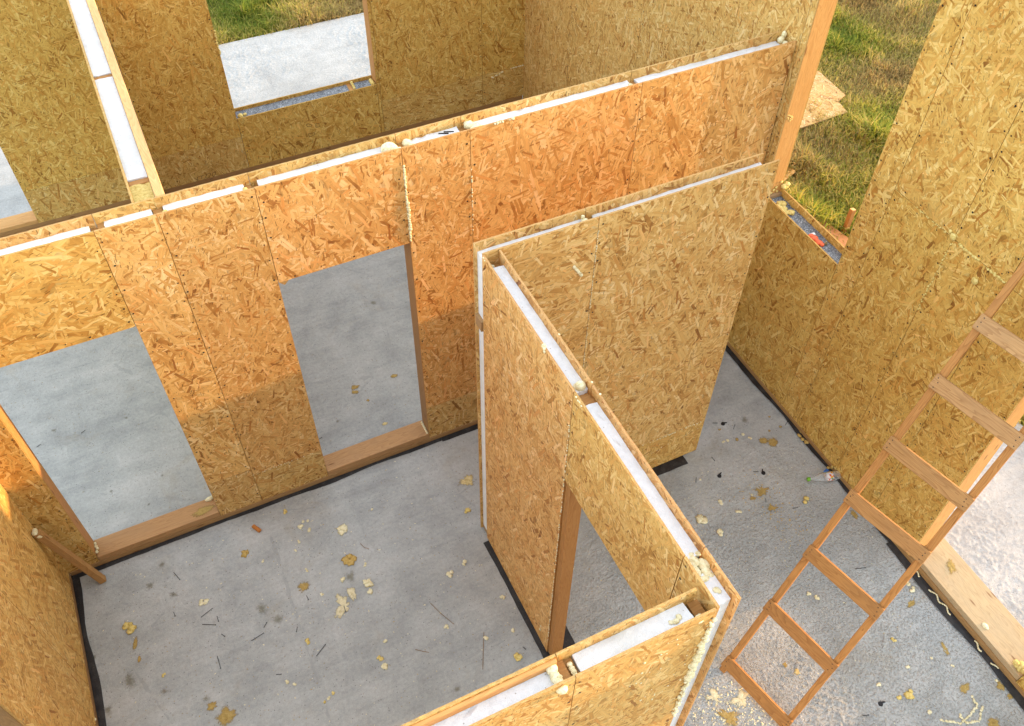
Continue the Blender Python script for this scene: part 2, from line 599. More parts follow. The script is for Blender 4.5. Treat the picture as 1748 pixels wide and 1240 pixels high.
def beam(name, p0, p1, w, h, mat, parent=None, side=None, tint=None, bev=.003):
    """board from p0 to p1; side = direction of its width w; uv along the length"""
    p0 = Vector(p0); p1 = Vector(p1)
    d = (p1 - p0); L = d.length; d.normalize()
    s = (Vector(side) - Vector(side).dot(d) * d).normalized()
    u = d.cross(s)
    bm = bmesh.new()
    bmesh.ops.create_cube(bm, size=1.0)
    for v in bm.verts:
        v.co = Vector((v.co.x * L, v.co.y * w, v.co.z * h))
    if bev:
        bmesh.ops.bevel(bm, geom=bm.edges[:], offset=bev, segments=1, affect='EDGES')
    o = bm_obj(name, bm, mat, None, 0, tint)
    me = o.data
    mat3 = Matrix((d, s, u)).transposed().to_4x4()
    mat3.translation = (p0 + p1) / 2
    me.transform(mat3)
    place(o, parent)
    return o


SCREW_V = [(math.cos(k * math.pi / 3), math.sin(k * math.pi / 3)) for k in range(6)]


def screws(sheet, axis, plane, sign, pts, r=.0066):
    """dark screw heads on a wall face, one part under their sheet"""
    V, F = [], []
    for (u, z) in pts:
        b = len(V)
        rr = r * rng.uniform(.7, 1.15)
        for k in range(6):
            du, dz = SCREW_V[k]
            a = plane + sign * .0012
            p = (u + du * rr, a, z + dz * rr) if axis == 'x' else (a, u + du * rr, z + dz * rr)
            V.append(p)
        idx = list(range(b, b + 6))
        F.append(idx if (axis == 'x') == (sign < 0) else idx[::-1])
    if V:
        o = mesh_obj('screw_heads', V, F, M_STEEL)
        o['kind'] = 'stuff'
        o.parent = sheet


def sheet(parent, axis, plane, sign, u0, u1, z0, z1, z1b=None, th=.012, tint=(1, 1, 1), turn=False, scr='lr', rough=True, name='board_sheet', jz=.0012):
    """one strand board; outer face at `plane`, facing `sign` along the wall's thin axis; ragged saw-cut top edge"""
    g = .0018
    u0 += g; u1 -= g
    z1b = z1 if z1b is None else z1b
    n = max(2, int((u1 - u0) / .025)) if rough else 1
    top = []
    for k in range(n + 1):
        t = k / n
        top.append((u1 + (u0 - u1) * t, z1 + (z1b - z1) * (1 - t) + (rng.uniform(-jz, jz) if rough else 0)))
    out = [(u0, z0), (u1, z0)] + top
    N = len(out)
    pa, pb = plane, plane - sign * th

    def P(u, z, a):
        return (u, a, z) if axis == 'x' else (a, u, z)
    V = [P(u, z, pa) for u, z in out] + [P(u, z, pb) for u, z in out]
    flip = (axis == 'x') == (sign < 0)
    A = list(range(N)); B = list(range(N, 2 * N))
    F = [A if flip else A[::-1], B[::-1] if flip else B]
    ou, ov = rng.uniform(-50, 50), rng.uniform(-50, 50)

    us = rng.uniform(.85, 1.25); ur = R(rng.uniform(-9, 9))
    cr, sr = math.cos(ur) * us, math.sin(ur) * us

    def UV(u, z, a):
        u, z = u * cr - z * sr, u * sr + z * cr
        return (z + ou, u + ov) if turn else (u + ou, z + ov)
    uvs = []
    for f in F:
        uvs += [UV(*out[i % N], 0) for i in f]
    fm = [0, 0]
    for i in range(N):
        j = (i + 1) % N
        q = [i, i + N, j + N, j] if flip else [i, j, j + N, i + N]
        F.append(q); fm.append(1)
        du = math.hypot(out[j][0] - out[i][0], out[j][1] - out[i][1])
        s0 = out[i][0] + out[i][1] + ou
        cu = {i: (s0, ov), i + N: (s0, ov + th), j: (s0 + du, ov), j + N: (s0 + du, ov + th)}
        uvs += [cu[k] for k in q]
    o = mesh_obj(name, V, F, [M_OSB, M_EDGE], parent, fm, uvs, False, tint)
    pts = []
    zt = min(z1, z1b)
    if scr:
        for side in scr:
            if side in 'lr':
                uu = u0 + .022 if side == 'l' else u1 - .022
                z = z0 + rng.uniform(.04, .12)
                while z < zt - .03:
                    if rng.random() < .9:
                        pts.append((uu + rng.uniform(-.009, .009), z))
                    z += rng.uniform(.11, .2)
            else:
                zz = z0 + .025 if side == 'b' else zt - .025
                u = u0 + rng.uniform(.05, .15)
                while u < u1 - .04:
                    pts.append((u, zz + rng.uniform(-.008, .008)))
                    u += rng.uniform(.14, .24)
        screws(o, axis, plane, sign, pts)
    return o


def core(parent, axis, a0, a1, u0, u1, z0, z1, mat=None, name='foam_core'):
    """foam filling between two boards, its cut top slightly uneven"""
    mat = mat or M_EPS
    n = max(2, int((u1 - u0) / .04)); m = 4
    V, F = [], []

    def P(u, a, z):
        return (u, a, z) if axis == 'x' else (a, u, z)
    for i in range(n + 1):
        for j in range(m + 1):
            u = u0 + (u1 - u0) * i / n; a = a0 + (a1 - a0) * j / m
            if i in (0, n): u += rng.uniform(-.004, .004)
            V.append(P(u, a, z1 + rng.uniform(-.0026, .0026) - (rng.uniform(.004, .01) if rng.random() < .03 else 0)))
    for i in range(n):
        for j in range(m):
            q = [i * (m + 1) + j, (i + 1) * (m + 1) + j, (i + 1) * (m + 1) + j + 1, i * (m + 1) + j + 1]
            F.append(q if axis == 'x' else q[::-1])
    b = len(V)
    ring = [(i, 0) for i in range(n + 1)] + [(n, j) for j in range(1, m + 1)] + [(i, m) for i in range(n - 1, -1, -1)] + [(0, j) for j in range(m - 1, 0, -1)]
    for (i, j) in ring:
        p = list(V[i * (m + 1) + j]); p[2] = z0; V.append(tuple(p))
    K = len(ring)
    for k in range(K):
        i, j = ring[k]; i2, j2 = ring[(k + 1) % K]
        q = [b + k, b + (k + 1) % K, i2 * (m + 1) + j2, i * (m + 1) + j]
        F.append(q if axis == 'x' else q[::-1])
    q = list(range(b, b + K))
    F.append(q[::-1] if axis == 'x' else q)
    return mesh_obj(name, V, F, mat, parent)


def lump_bm(bm, c, r, seed, squash=(1, 1, 1), amp=.25, freq=1.6, sub=2):
    g = bmesh.ops.create_icosphere(bm, subdivisions=sub, radius=1.0)
    for v in g['verts']:
        n = noise.noise(v.co * freq + Vector((seed * 7.3, seed * 3.1, seed))) * amp
        n += noise.noise(v.co * freq * 2.7 + Vector((seed, 5, 2))) * amp * .4
        k = r * (1 + n)
        v.co = Vector((c[0] + v.co.x * k * squash[0], c[1] + v.co.y * k * squash[1], c[2] + v.co.z * k * squash[2]))


def blob(name, lumps, mat, parent=None, sub=2, amp=.25):
    """foam bead: several swollen lumps (centre, radius, squash) in one mesh"""
    bm = bmesh.new()
    for (c, r, sq) in lumps:
        lump_bm(bm, c, r, rng.uniform(0, 50), sq, amp, 1.6, sub)
    for f in bm.faces:
        f.smooth = True
    me = bpy.data.meshes.new(name)
    bm.to_mesh(me); bm.free()
    me.materials.append(mat)
    o = bpy.data.objects.new(name, me)
    COL.objects.link(o)
    place(o, parent)
    return o


def bead(parent, p0, p1, r, mat=None, step=.6, jit=.35, gap=0.0, name='foam_bead'):
    """line of squeezed-out foam along a joint"""
    p0 = Vector(p0); p1 = Vector(p1)
    L = (p1 - p0).length; t = 0; l = []
    while t < L:
        rr = r * rng.uniform(.55, 1.3)
        if rng.random() >= gap:
            q = p0.lerp(p1, t / L) + Vector([rng.uniform(-1, 1) * r * jit for _ in range(3)])
            l.append((q, rr, (1, 1, 1)))
        t += rr * 2 * step
    if l:
        return blob(name, l, mat or M_FOAM, parent, 1, .35)


def splat(name, c, rx, ry, ang, mat, parent=None, h=.004, wob=.3, z=.0):
    wob *= .7 if mat is M_STAIN else .85
    """dried residue: a thin irregular crust"""
    n, K = 26, 4
    sd = rng.uniform(0, 99)
    V, F = [(c[0], c[1], z + h)], []
    ca, sa = math.cos(ang), math.sin(ang)
    for k in range(1, K + 1):
        for i in range(n):
            a = 2 * math.pi * i / n
            w = 1 + wob * noise.noise(Vector((math.cos(a) * 1.1, math.sin(a) * 1.1, sd))) * 1.3 + wob * .9 * noise.noise(Vector((math.cos(a) * 3.6, math.sin(a) * 3.6, sd)))
            rr = (k / K) * w
            x, y = math.cos(a) * rr * rx, math.sin(a) * rr * ry
            hh = h * (1 - (k / K) ** 3) * (1 + .6 * noise.noise(Vector((x * 60, y * 60, sd)))) if k < K else -.001
            V.append((c[0] + x * ca - y * sa, c[1] + x * sa + y * ca, z + hh))
    for i in range(n):
        F.append([0, 1 + i, 1 + (i + 1) % n])
    for k in range(K - 1):
        for i in range(n):
            a = 1 + k * n + i; b = 1 + k * n + (i + 1) % n
            F.append([a, a + n, b + n, b])
    o = mesh_obj(name, V, F, mat, parent, smooth=True)
    at = o.data.attributes.new('rad', 'FLOAT', 'POINT')
    at.data.foreach_set('value', [0.0] + [k / K for k in range(1, K + 1) for i in range(n)])
    return o


def strip(parent, pts, w0, w1, z=.006, name='membrane_strip', nrm=(0, 1), jit=.008):
    """black membrane lying on the floor along a wall foot, its edge ragged"""
    (x0, y0), (x1, y1) = pts
    L = math.hypot(x1 - x0, y1 - y0); n = max(3, int(L / .06))
    V, F = [], []
    sd = rng.uniform(0, 50)
    for i in range(n + 1):
        t = i / n
        x, y = x0 + (x1 - x0) * t, y0 + (y1 - y0) * t
        e = w1 + jit * 2.2 * noise.noise(Vector((t * L * 2.2, sd, 0))) + rng.uniform(-.002, .002)
        lift = .004 * (1 + noise.noise(Vector((t * L * 4, sd, 3))))
        V += [(x + nrm[0] * w0, y + nrm[1] * w0, z), (x + nrm[0] * (w0 + e) / 2, y + nrm[1] * (w0 + e) / 2, z + lift), (x + nrm[0] * e, y + nrm[1] * e, z - .001)]
    for i in range(n):
        for j in range(2):
            a = i * 3 + j
            F.append([a, a + 3, a + 4, a + 1])
    # face up
    c = (Vector(V[3]) - Vector(V[0])).cross(Vector(V[1]) - Vector(V[0]))
    if c.z < 0:
        F = [f[::-1] for f in F]
    return mesh_obj(name, V, F, M_BLACK, parent, smooth=True)


def marks(parent, strokes, fn, w=.0022):
    """pencil handwriting: thin ribbons on a wall face"""
    V, F = [], []
    for st in strokes:
        P = [fn(*p) for p in st]
        for a, b in zip(P[:-1], P[1:]):
            d = (b - a)
            if d.length < 1e-5: continue
            d.normalize()
            nrm = (Vector((0, 0, H)) - a)
            # ribbon lies in the wall plane
            axis = Vector((0, 1, 0)) if abs(P[0].y - P[-1].y) < 1e-6 and abs(a.y - b.y) < 1e-6 else Vector((1, 0, 0))
            s = d.cross(axis) * w / 2
            k = len(V)
            a2, b2 = a - d * w * .3, b + d * w * .3
            q = [a2 - s, b2 - s, b2 + s, a2 + s]
            if (q[1] - q[0]).cross(q[2] - q[0]).dot(nrm) < 0: q = q[::-1]
            V += q; F.append([k, k + 1, k + 2, k + 3])
    o = mesh_obj('pencil_mark', V, F, M_PENCIL, parent)
    o['kind'] = 'stuff'
    return o


# ================================================================== STRUCTURE: floor, terrace, meadow
def vnoise(x, y, s, seed):
    """cheap smooth value noise on arrays"""
    g = np.random.default_rng(seed).random((256, 256))
    X = x * s + 1000; Y = y * s + 1000
    xi = np.floor(X).astype(int); yi = np.floor(Y).astype(int)
    fx = X - xi; fy = Y - yi
    fx = fx * fx * (3 - 2 * fx); fy = fy * fy * (3 - 2 * fy)
    def at(i, j): return g[(xi + i) % 256, (yi + j) % 256]
    return (at(0, 0) * (1 - fx) + at(1, 0) * fx) * (1 - fy) + (at(0, 1) * (1 - fx) + at(1, 1) * fx) * fy


def rough_grid(x0, x1, y0, y1, step, amp, seed, fade=.25):
    nx, ny = int((x1 - x0) / step), int((y1 - y0) / step)
    xs = np.linspace(x0, x1, nx + 1); ys = np.linspace(y0, y1, ny + 1)
    X, Y = np.meshgrid(xs, ys, indexing='ij')
    n = vnoise(X, Y, 46, seed) * .55 + vnoise(X, Y, 80, seed + 1) * .35 + vnoise(X, Y, 19, seed + 2) * .25
    b = np.clip((n - .52) / .35, 0, 1) ** 1.2
    env = .25 + .75 * np.clip(vnoise(X, Y, 1.6, seed + 3) * 1.7 - .3, 0, 1)
    f = np.minimum(np.minimum(X - x0, x1 - X), np.minimum(Y - y0, y1 - Y)) / fade
    Z = b * env * amp * np.clip(f, 0, 1)
    V = np.stack([X, Y, Z], -1).reshape(-1, 3)
    I = np.arange((nx + 1) * (ny + 1)).reshape(nx + 1, ny + 1)
    F = np.stack([I[:-1, :-1], I[1:, :-1], I[1:, 1:], I[:-1, 1:]], -1).reshape(-1, 4)
    return V, F


def surface(name, patches, mat, quads):
    """one sheet made of rough grids and the plain quads around them"""
    Vs, Fs, off = [], [], 0
    for V, F in patches:
        Vs.append(V); Fs.append(F + off); off += len(V)
    for q in quads:
        Vs.append(np.array(q, float)); Fs.append(np.array([[0, 1, 2, 3]]) + off); off += 4
    V = np.concatenate(Vs); F = np.concatenate(Fs)
    me = bpy.data.meshes.new(name)
    me.vertices.add(len(V)); me.vertices.foreach_set('co', V.ravel())
    me.loops.add(F.size); me.loops.foreach_set('vertex_index', F.ravel().astype(np.int32))
    me.polygons.add(len(F)); me.polygons.foreach_set('loop_start', np.arange(0, F.size, 4, dtype=np.int32))
    me.update(calc_edges=True)
    me.polygons.foreach_set('use_smooth', [True] * len(F))
    me.materials.append(mat)
    o = bpy.data.objects.new(name, me)
    COL.objects.link(o)
    return tag(o, kind='structure')


def rect(x0, x1, y0, y1, z=0.0):
    return [(x0, y0, z), (x1, y0, z), (x1, y1, z), (x0, y1, z)]


XE, XE2 = 4.37, 4.55           # gable wall, inner and outer face
PX0, PX1, PY0, PY1 = 1.62, 4.37, -.6, 3.2
floor = surface('concrete_floor', [rough_grid(PX0, PX1, PY0, PY1, .0075, .008, 3), ], M_FLOOR,
                [rect(-4.5, PX0, -3, 8.7), rect(PX0, PX1, -3, PY0), rect(PX0, PX1, PY1, 8.7), rect(PX1, 4.46, -3, 8.7)])
tag(floor, 'bare grey concrete floor slab inside the unfinished house')
ter = surface('concrete_terrace', [rough_grid(4.46, 6.2, -.6, 2.7, .0095, .008, 13), rough_grid(.6, 4.6, 8.7, 11.45, .014, .005, 23)], M_OUT,
              [rect(4.46, 6.2, -3, -.6), rect(4.46, 6.2, 2.7, 8.7), rect(-4.5, .6, 8.7, 11.45), rect(4.6, 6.2, 8.7, 11.45),
               [(6.2, -3, 0), (6.2, -3, -.3), (6.2, 11.45, -.3), (6.2, 11.45, 0)][::1],
               [(6.2, 11.45, 0), (6.2, 11.45, -.3), (-4.5, 11.45, -.3), (-4.5, 11.45, 0)]])
tag(ter, 'pale rough concrete apron around the outside of the house')
for pp in ter.data.polygons:
    pass

# meadow: one sheet to the horizon, gently uneven close by
gx = np.concatenate([np.linspace(-300, -8, 8), np.linspace(-6, 20, 53), np.linspace(24, 400, 10)])
gy = np.concatenate([np.linspace(-300, -8, 8), np.linspace(-6, 22, 57), np.linspace(26, 400, 10)])
GX, GY = np.meshgrid(gx, gy, indexing='ij')
GZ = -.10 + .05 * (vnoise(GX, GY, .8, 5) - .5)
inside = (GX < 6.15) & (GY < 11.4) & (GX > -4.4) & (GY > -2.9)
GZ = np.where(inside, -.28, GZ)
I = np.arange(GX.size).reshape(GX.shape)
Fm = np.stack([I[:-1, :-1], I[1:, :-1], I[1:, 1:], I[:-1, 1:]], -1).reshape(-1, 4)
meadow = surface('meadow', [(np.stack([GX, GY, GZ], -1).reshape(-1, 3), Fm)], M_SOIL, [])
tag(meadow, 'grassy meadow ground around the building plot')


def meadow_z(x, y):
    return -.10 + .05 * (vnoise(np.atleast_1d(x).astype(float), np.atleast_1d(y).astype(float), .8, 5) - .5)


def grass(regions):
    xs, ys = [], []
    for (x0, x1, y0, y1, dens) in regions:
        n = int((x1 - x0) * (y1 - y0) * dens)
        x = nrg.uniform(x0, x1, n); y = nrg.uniform(y0, y1, n)
        keep = nrg.random(n) < .5 + .7 * vnoise(x, y, 2.2, 41)
        xs.append(x[keep]); ys.append(y[keep])
    x = np.concatenate(xs); y = np.concatenate(ys)
    ok = ~((x < 6.2) & (y < 11.45))
    x, y = x[ok], y[ok]
    n = len(x)
    patch = vnoise(x, y, .9, 42); tuft = vnoise(x, y, 3.2, 43)
    h = .035 + .10 * nrg.random(n) * (.4 + tuft) + .20 * np.clip(tuft - .68, 0, 1) * 3 * nrg.random(n)
    h = np.where(patch > .7, h * 1.35, h)
    edge = (y > 11.4) & (y < 11.75)
    h = np.where(edge, h * 1.35 + .03, h)
    az = nrg.uniform(0, 2 * np.pi, n)
    bend = nrg.uniform(.15, .95, n) * h
    w = nrg.uniform(.0022, .0055, n) + h * .012
    z0 = meadow_z(x, y) - .005
    dx, dy = np.cos(az), np.sin(az)
    fa = az + nrg.uniform(.6, 2.2, n)
    sx, sy = np.cos(fa) * w, np.sin(fa) * w
    V = np.zeros((n, 5, 3))
    V[:, 0] = np.stack([x - sx, y - sy, z0], -1); V[:, 1] = np.stack([x + sx, y + sy, z0], -1)
    mx, my, mz = x + dx * bend * .35, y + dy * bend * .35, z0 + h * .62
    V[:, 2] = np.stack([mx - sx * .8, my - sy * .8, mz], -1); V[:, 3] = np.stack([mx + sx * .8, my + sy * .8, mz], -1)
    V[:, 4] = np.stack([x + dx * bend, y + dy * bend, z0 + h * (1 - .25 * bend / h)], -1)
    base = (np.arange(n) * 5)[:, None]
    T = np.concatenate([base + np.array([[0, 1, 3]]), base + np.array([[0, 3, 2]]), base + np.array([[2, 3, 4]])], 1).reshape(-1, 3)
    me = bpy.data.meshes.new('grass')
    me.vertices.add(n * 5); me.vertices.foreach_set('co', V.ravel())
    me.loops.add(T.size); me.loops.foreach_set('vertex_index', T.ravel().astype(np.int32))
    me.polygons.add(len(T)); me.polygons.foreach_set('loop_start', np.arange(0, T.size, 3, dtype=np.int32))
    me.update(calc_edges=True)
    pal = np.array([(.15, .22, .03), (.21, .29, .038), (.31, .35, .05), (.43, .40, .075), (.55, .46, .14), (.58, .45, .18), (.40, .28, .11)])
    dry = np.clip(vnoise(x, y, 1.1, 44) * 1.1 + nrg.normal(0, .2, n) + .05, 0, .999)
    kk = dry * 6
    k0 = np.clip(kk.astype(int), 0, 5); fr = (kk - k0)[:, None]
    c = pal[k0] * (1 - fr) + pal[k0 + 1] * fr
    c = c * nrg.uniform(.65, 1.15, (n, 1))
    C = np.ones((n, 5, 4)); C[:, :, :3] = c[:, None, :]
    ca = me.color_attributes.new('tone', 'FLOAT_COLOR', 'POINT')
    ca.data.foreach_set('color', C.ravel())
    me.materials.append(M_GRASS)
    o = bpy.data.objects.new('grass', me)
    COL.objects.link(o)
    return tag(o, 'mixed green and dry meadow grass outside the walls', 'grass', kind='stuff')


grass([(.3, 5.4, 11.42, 14.0, 5200), (6.18, 10.2, 3.4, 9.0, 5200), (6.18, 8.4, 1.2, 3.4, 4200), (10.2, 13.5, 4.5, 12.5, 2200), (7.6, 10.2, 9.0, 12.5, 2600), (-3.5, .3, 11.42, 13, 1500)])

# ================================================================== WALLS
T_W = [(1.02, .98, .92), (1, 1, 1), (1.03, .99, .93), (1.02, .95, .88), (1.0, .98, .95)]


def tt(base, j=.07):
    k = 1 + rng.uniform(-j, j)
    return tuple(b * k * (1 + rng.uniform(-j * .4, j * .4)) for b in base)


def stud(parent, axis, a0, a1, u0, u1, z0, z1, name='stud', mat=None, tint=(1, 1, 1)):
    lo = (u0, a0, z0) if axis == 'x' else (a0, u0, z0)
    hi = (u1, a1, z1) if axis == 'x' else (a1, u1, z1)
    return box(name, lo, hi, mat or M_WOOD, parent, 2, tint)


# ---------------------------------------------------------------- long wall with the two doorways
YW, YW2 = 4.375, 4.537
W = thing('partition_wall', 'long board-clad wall with two open doorways and white foam along its top', 'wall', (1.4, 4.45, 0))
ZT, ZC = 3.05, 2.988
joints = [-.40, -.061, .497, 1.402, 1.859, 3.108]
ORA = (1.10, .90, .80)
YEL = (1.06, .98, .74)
# front boards
sheet(W, 'x', YW, -1, -1.580, -1.341, .020, 2.285, tint=tt((1.02, .95, .82)), scr='r')
sheet(W, 'x', YW, -1, -1.580, -.40, 2.287, ZT, tint=tt(YEL, .02), turn=True, scr='rb')
sheet(W, 'x', YW, -1, -.40, -.061, .5, ZT, tint=tt((1.04, .94, .86)), scr='lr')
sheet(W, 'x', YW, -1, -.40, -.061, .052, .498, tint=tt((.98, .95, .88)), scr='lr')
sheet(W, 'x', YW, -1, -.061, .497, .42, ZT, tint=tt((1.06, .93, .84)), scr='lr')
sheet(W, 'x', YW, -1, -.061, .497, .052, .418, tint=tt((.98, .95, .86)), turn=True, scr='t')
sheet(W, 'x', YW, -1, .497, 1.402, 2.287, ZT, tint=tt(ORA, .02), scr='lrb')
sheet(W, 'x', YW, -1, 1.402, 1.859, .46, ZT, tint=tt(ORA, .02), scr='lr')
sheet(W, 'x', YW, -1, 1.402, 1.859, .052, .458, tint=tt((1, .95, .88)), scr='l')
sheet(W, 'x', YW, -1, 1.859, 3.108, .46, ZT, tint=tt(ORA, .02), scr='lr')
sheet(W, 'x', YW, -1, 1.859, 3.108, .052, .458, tint=tt((1, .95, .88)), scr='')
sheet(W, 'x', YW, -1, 3.108, 4.366, .46, ZT, tint=tt((1.10, .93, .83), .02), scr='lr')
sheet(W, 'x', YW, -1, 3.108, 4.366, .052, .458, tint=tt((1, .95, .88)), scr='')
# back boards
for u0, u1 in [(-1.72, -1.341), (-1.341, -.387)]:
    sheet(W, 'x', YW2, 1, u0, u1, 2.287 if u0 > -1.4 else .052, ZT, tint=tt((1, .97, .9)), scr='')
for u0, u1 in [(-.387, -.05), (-.05, .497), (1.42, 1.862), (1.862, 3.112), (3.112, 4.33)]:
    sheet(W, 'x', YW2, 1, u0, u1, .052, ZT, tint=tt((1.02, .97, .9)), scr='')
sheet(W, 'x', YW2, 1, .497, 1.42, 2.287, ZT, tint=tt((1.02, .97, .9)), scr='')
# foam cores and studs at the joints
A0, A1 = YW + .0125, YW2 - .0125
for u0, u1, z0 in [(-1.70, -.425, 2.33), (-.342, -.078, .11), (-.018, .458, .11), (.538, 1.352, 2.33), (1.47, 1.83, .11), (1.905, 3.083, .11), (3.137, 4.312, .11)]:
    core(W, 'x', A0, A1, u0, u1, z0, ZC + rng.uniform(-.003, .003))
core(W, 'x', A0, A1, -1.555, -1.385, .11, 2.28)
for u0, u1, z1 in [(-.422, -.385, 2.96), (-.382, -.345, 2.982), (-.075, -.021, 2.975), (.461, .4965, 2.97), (.500, .535, 2.955), (1.358, 1.40, 2.972), (1.42, 1.465, 2.972), (1.834, 1.9, 2.968), (3.086, 3.134, 2.97), (4.316, 4.364, 2.95)]:
    z0 = 2.33 if u0 in (-.422, .500, 1.358) else .11
    stud(W, 'x', A0, A1, u0, u1, z0, z1, tint=(.85, .78, .66))
# door frames: jambs, heads, sills on a base plate
box('base_plate', (-1.563, YW - .008, .006), (4.362, YW2 + .004, .050), M_OLD, W, 0, (.95, .86, .72))
for d0, d1 in [(-1.341, -.40), (.497, 1.402)]:
    box('door_sill', (d0 + .002, YW - .002, .052), (d1 - .002, YW2 + .002, .110), M_OLD, W, 0, (1.16, 1.0, .86), .003)
    box('door_head', (d0 + .002, A0, 2.286), (d1 - .002, A1, 2.328), M_WOOD, W, 0, (.9, .8, .7))
    box('door_jamb', (d0 - .04, A0, .112), (d0, A1, 2.284), M_WOOD, W, 2, (.98, .84, .68))
    box('door_jamb', (d1, A0, .112), (d1 + .04, A1, 2.284), M_OLD, W, 2, (.95, .86, .74))
strip(W, [(-1.57, YW), (1.5, YW)], .004, -.042, .004, nrm=(0, 1))
strip(W, [(1.5, YW), (4.3, YW)], .004, -.05, .004, nrm=(0, 1))
# foam squeezed out at joints and on top
blob('foam_bead', [((1.352, 4.455, 3.005), .052, (1, .95, .85)), ((1.39, 4.42, 2.99), .047, (1.2, .8, .7)), ((1.355, 4.425, 2.985), .035, (1, 1, .8))], M_FOAM, W, 3, .14)
blob('foam_bead', [((1.475, 4.475, 3.0), .030, (1, 1, .9)), ((1.492, 4.43, 2.992), .033, (1.1, 1, .7)), ((1.52, 4.40, 2.99), .022, (1.4, 1, .6))], M_FOAM, W, 3, .18)
blob('foam_bead', [((1.90, 4.49, 3.0), .034, (1, 1, .8)), ((1.935, 4.45, 2.995), .032, (1.3, 1.2, .7)), ((1.91, 4.42, 2.985), .03, (1, 1, .8)), ((1.965, 4.47, 2.99), .02, (1, 1, .7))], M_FOAM, W, 3, .25)
bead(W, (1.406, YW - .003, 2.92), (1.406, YW - .003, 2.30), .0075, M_FOAM, .55)
blob('foam_bead', [((1.412, YW - .008, 2.41 + .02 * k), rng.uniform(.006, .012), (1, .7, 1)) for k in range(12)], M_FOAM, W, 2)
bead(W, (1.861, YW - .002, 2.75), (1.861, YW - .002, 2.2), .005, M_FOAM, .8, .4, .55)
bead(W, (2.02, YW - .002, 3.045), (2.17, YW - .002, 3.045), .009, M_FOAM, .7, .5, .2)
bead(W, (-.055, YW - .004, .425), (.42, YW - .004, .425), .0045, M_FOAM, 1.6, .7, .5)
blob('foam_bead', [((4.325, 4.49, 3.01), .026, (1, 1, .9)), ((4.34, 4.45, 2.995), .024, (1, 1, .8)), ((4.352, 4.50, 3.04), .018, (1, 1, 1.4))], M_FOAM, W, 2)
blob('foam_bead', [((-.012, 4.45, 2.99), .018, (1, 1.6, .7))], M_FOAMY, W, 2)
blob('foam_bead', [((-.335, 4.43, 2.985), .016, (1, 1.8, .6))], M_FOAMY, W, 2)
blob('foam_bead', [((.455, 4.47, 2.985), .016, (1, 1.4, .7))], M_FOAMY, W, 2)
blob('foam_bead', [((3.075, 4.46, 2.99), .016, (1, 1.8, .7))], M_FOAM, W, 2)
blob('foam_bead', [((1.39, 4.45 + k * .02, .112), .011, (1, 1.2, .7)) for k in range(-3, 4)], M_FOAM, W, 1)
blob('foam_bead', [((-1.335 + rng.uniform(0, .02), 4.50 - k * .03, .114 + rng.uniform(0, .02)), .013, (1, 1, 1)) for k in range(4)], M_FOAM, W, 2)
splat('foam_bead', (-.50, 4.44), .13, .045, .05, M_SPLATO, W, .004, .45, .110)
blob('foam_bead', [((-.44, 4.52, .12), .022, (1.6, .9, .8)), ((-.40, 4.53, .13), .018, (1.3, .8, .8))], M_FOAM, W, 2)
# a flap of board torn at the head of the second doorway
mesh_obj('board_chip', [(.498, YW, 2.288), (.565, YW, 2.288), (.535, YW + .02, 2.235), (.498, YW + .012, 2.288), (.565, YW + .012, 2.288), (.537, YW + .03, 2.24)],
         [[0, 2, 1], [3, 4, 5], [0, 1, 4, 3], [1, 2, 5, 4], [2, 0, 3, 5]], M_EDGE, W, None, [(v * .1, v * .07) for v in range(18)])
# pencil writing between the doorways
mk = lambda X, Y: on_y(310 + X / 15.5, 650 + Y / 15.5, YW - .0012)
marks(W, [[(210, 300), (240, 350), (310, 348), (338, 310), (320, 272), (250, 268), (210, 300)], [(320, 268), (400, 256), (470, 250)], [(230, 395), (360, 385), (490, 380)],
          [(500, 310), (522, 392)], [(385, 640), (400, 585), (470, 562), (520, 590), (525, 640), (548, 660)],
          [(385, 750), (430, 690), (540, 657), (570, 700), (540, 762), (400, 770), (385, 750)], [(318, 580), (334, 630)],
          [(450, 920), (470, 960), (560, 985), (640, 960)], [(500, 1050), (560, 1055), (655, 1038)], [(975, 965), (1060, 985), (1190, 985)], [(1020, 1060), (1130, 890)]], mk)
for (u, v) in [(757, 228), (766, 225)]:
    p = on_z(u, v, ZC + .003)
    n_ = beam('nail', p + Vector((-.03, .012, 0)), p + Vector((.03, -.012, 0)), .005, .005, M_STEEL, None, (0, 1, 0), bev=0)
    tag(n_, 'dark nail lying on the white foam top of the long wall', 'nail', 'nails on the long wall')

# ---------------------------------------------------------------- free-standing partition (front arm of the corner)
P = thing('partition_panel', 'free-standing board partition meeting the corner, open gap at its far end', 'wall', (2.4, 3.36, 0))
YP, YP2 = 3.312, 3.419
XQ, XQ2 = 1.457, 1.567
TP = (1.04, .95, .88)
sheet(P, 'x', YP, -1, XQ + .004, 2.185, .44, ZT, tint=tt((1.06, .96, .90), .02), turn=True, scr='r')
sheet(P, 'x', YP, -1, 2.185, 3.434, .44, ZT, tint=tt(TP, .02), scr='lr')
sheet(P, 'x', YP, -1, XQ + .004, 3.434, .012, .438, tint=tt((1.0, .90, .72), .02), scr='')
sheet(P, 'x', YP2, 1, 1.449, 2.15, .012, ZT, tint=tt(TP), scr='')
sheet(P, 'x', YP2, 1, 2.15, 3.385, .012, ZT, tint=tt(TP), scr='')
core(P, 'x', YP + .0125, YP2 - .0125, 1.472, 2.132, .05, ZC)
core(P, 'x', YP + .0125, YP2 - .0125, 2.19, 3.372, .05, ZC + .002)
stud(P, 'x', YP + .0125, YP2 - .0125, 2.135, 2.187, .05, 2.972, tint=(.9, .82, .7))
box('base_plate', (1.47, YP + .013, .006), (3.40, YP2 - .013, .048), M_OLD, P, 0)
strip(P, [(1.6, YP), (3.3, YP)], .012, -.085, .004, nrm=(0, 1), jit=.004)
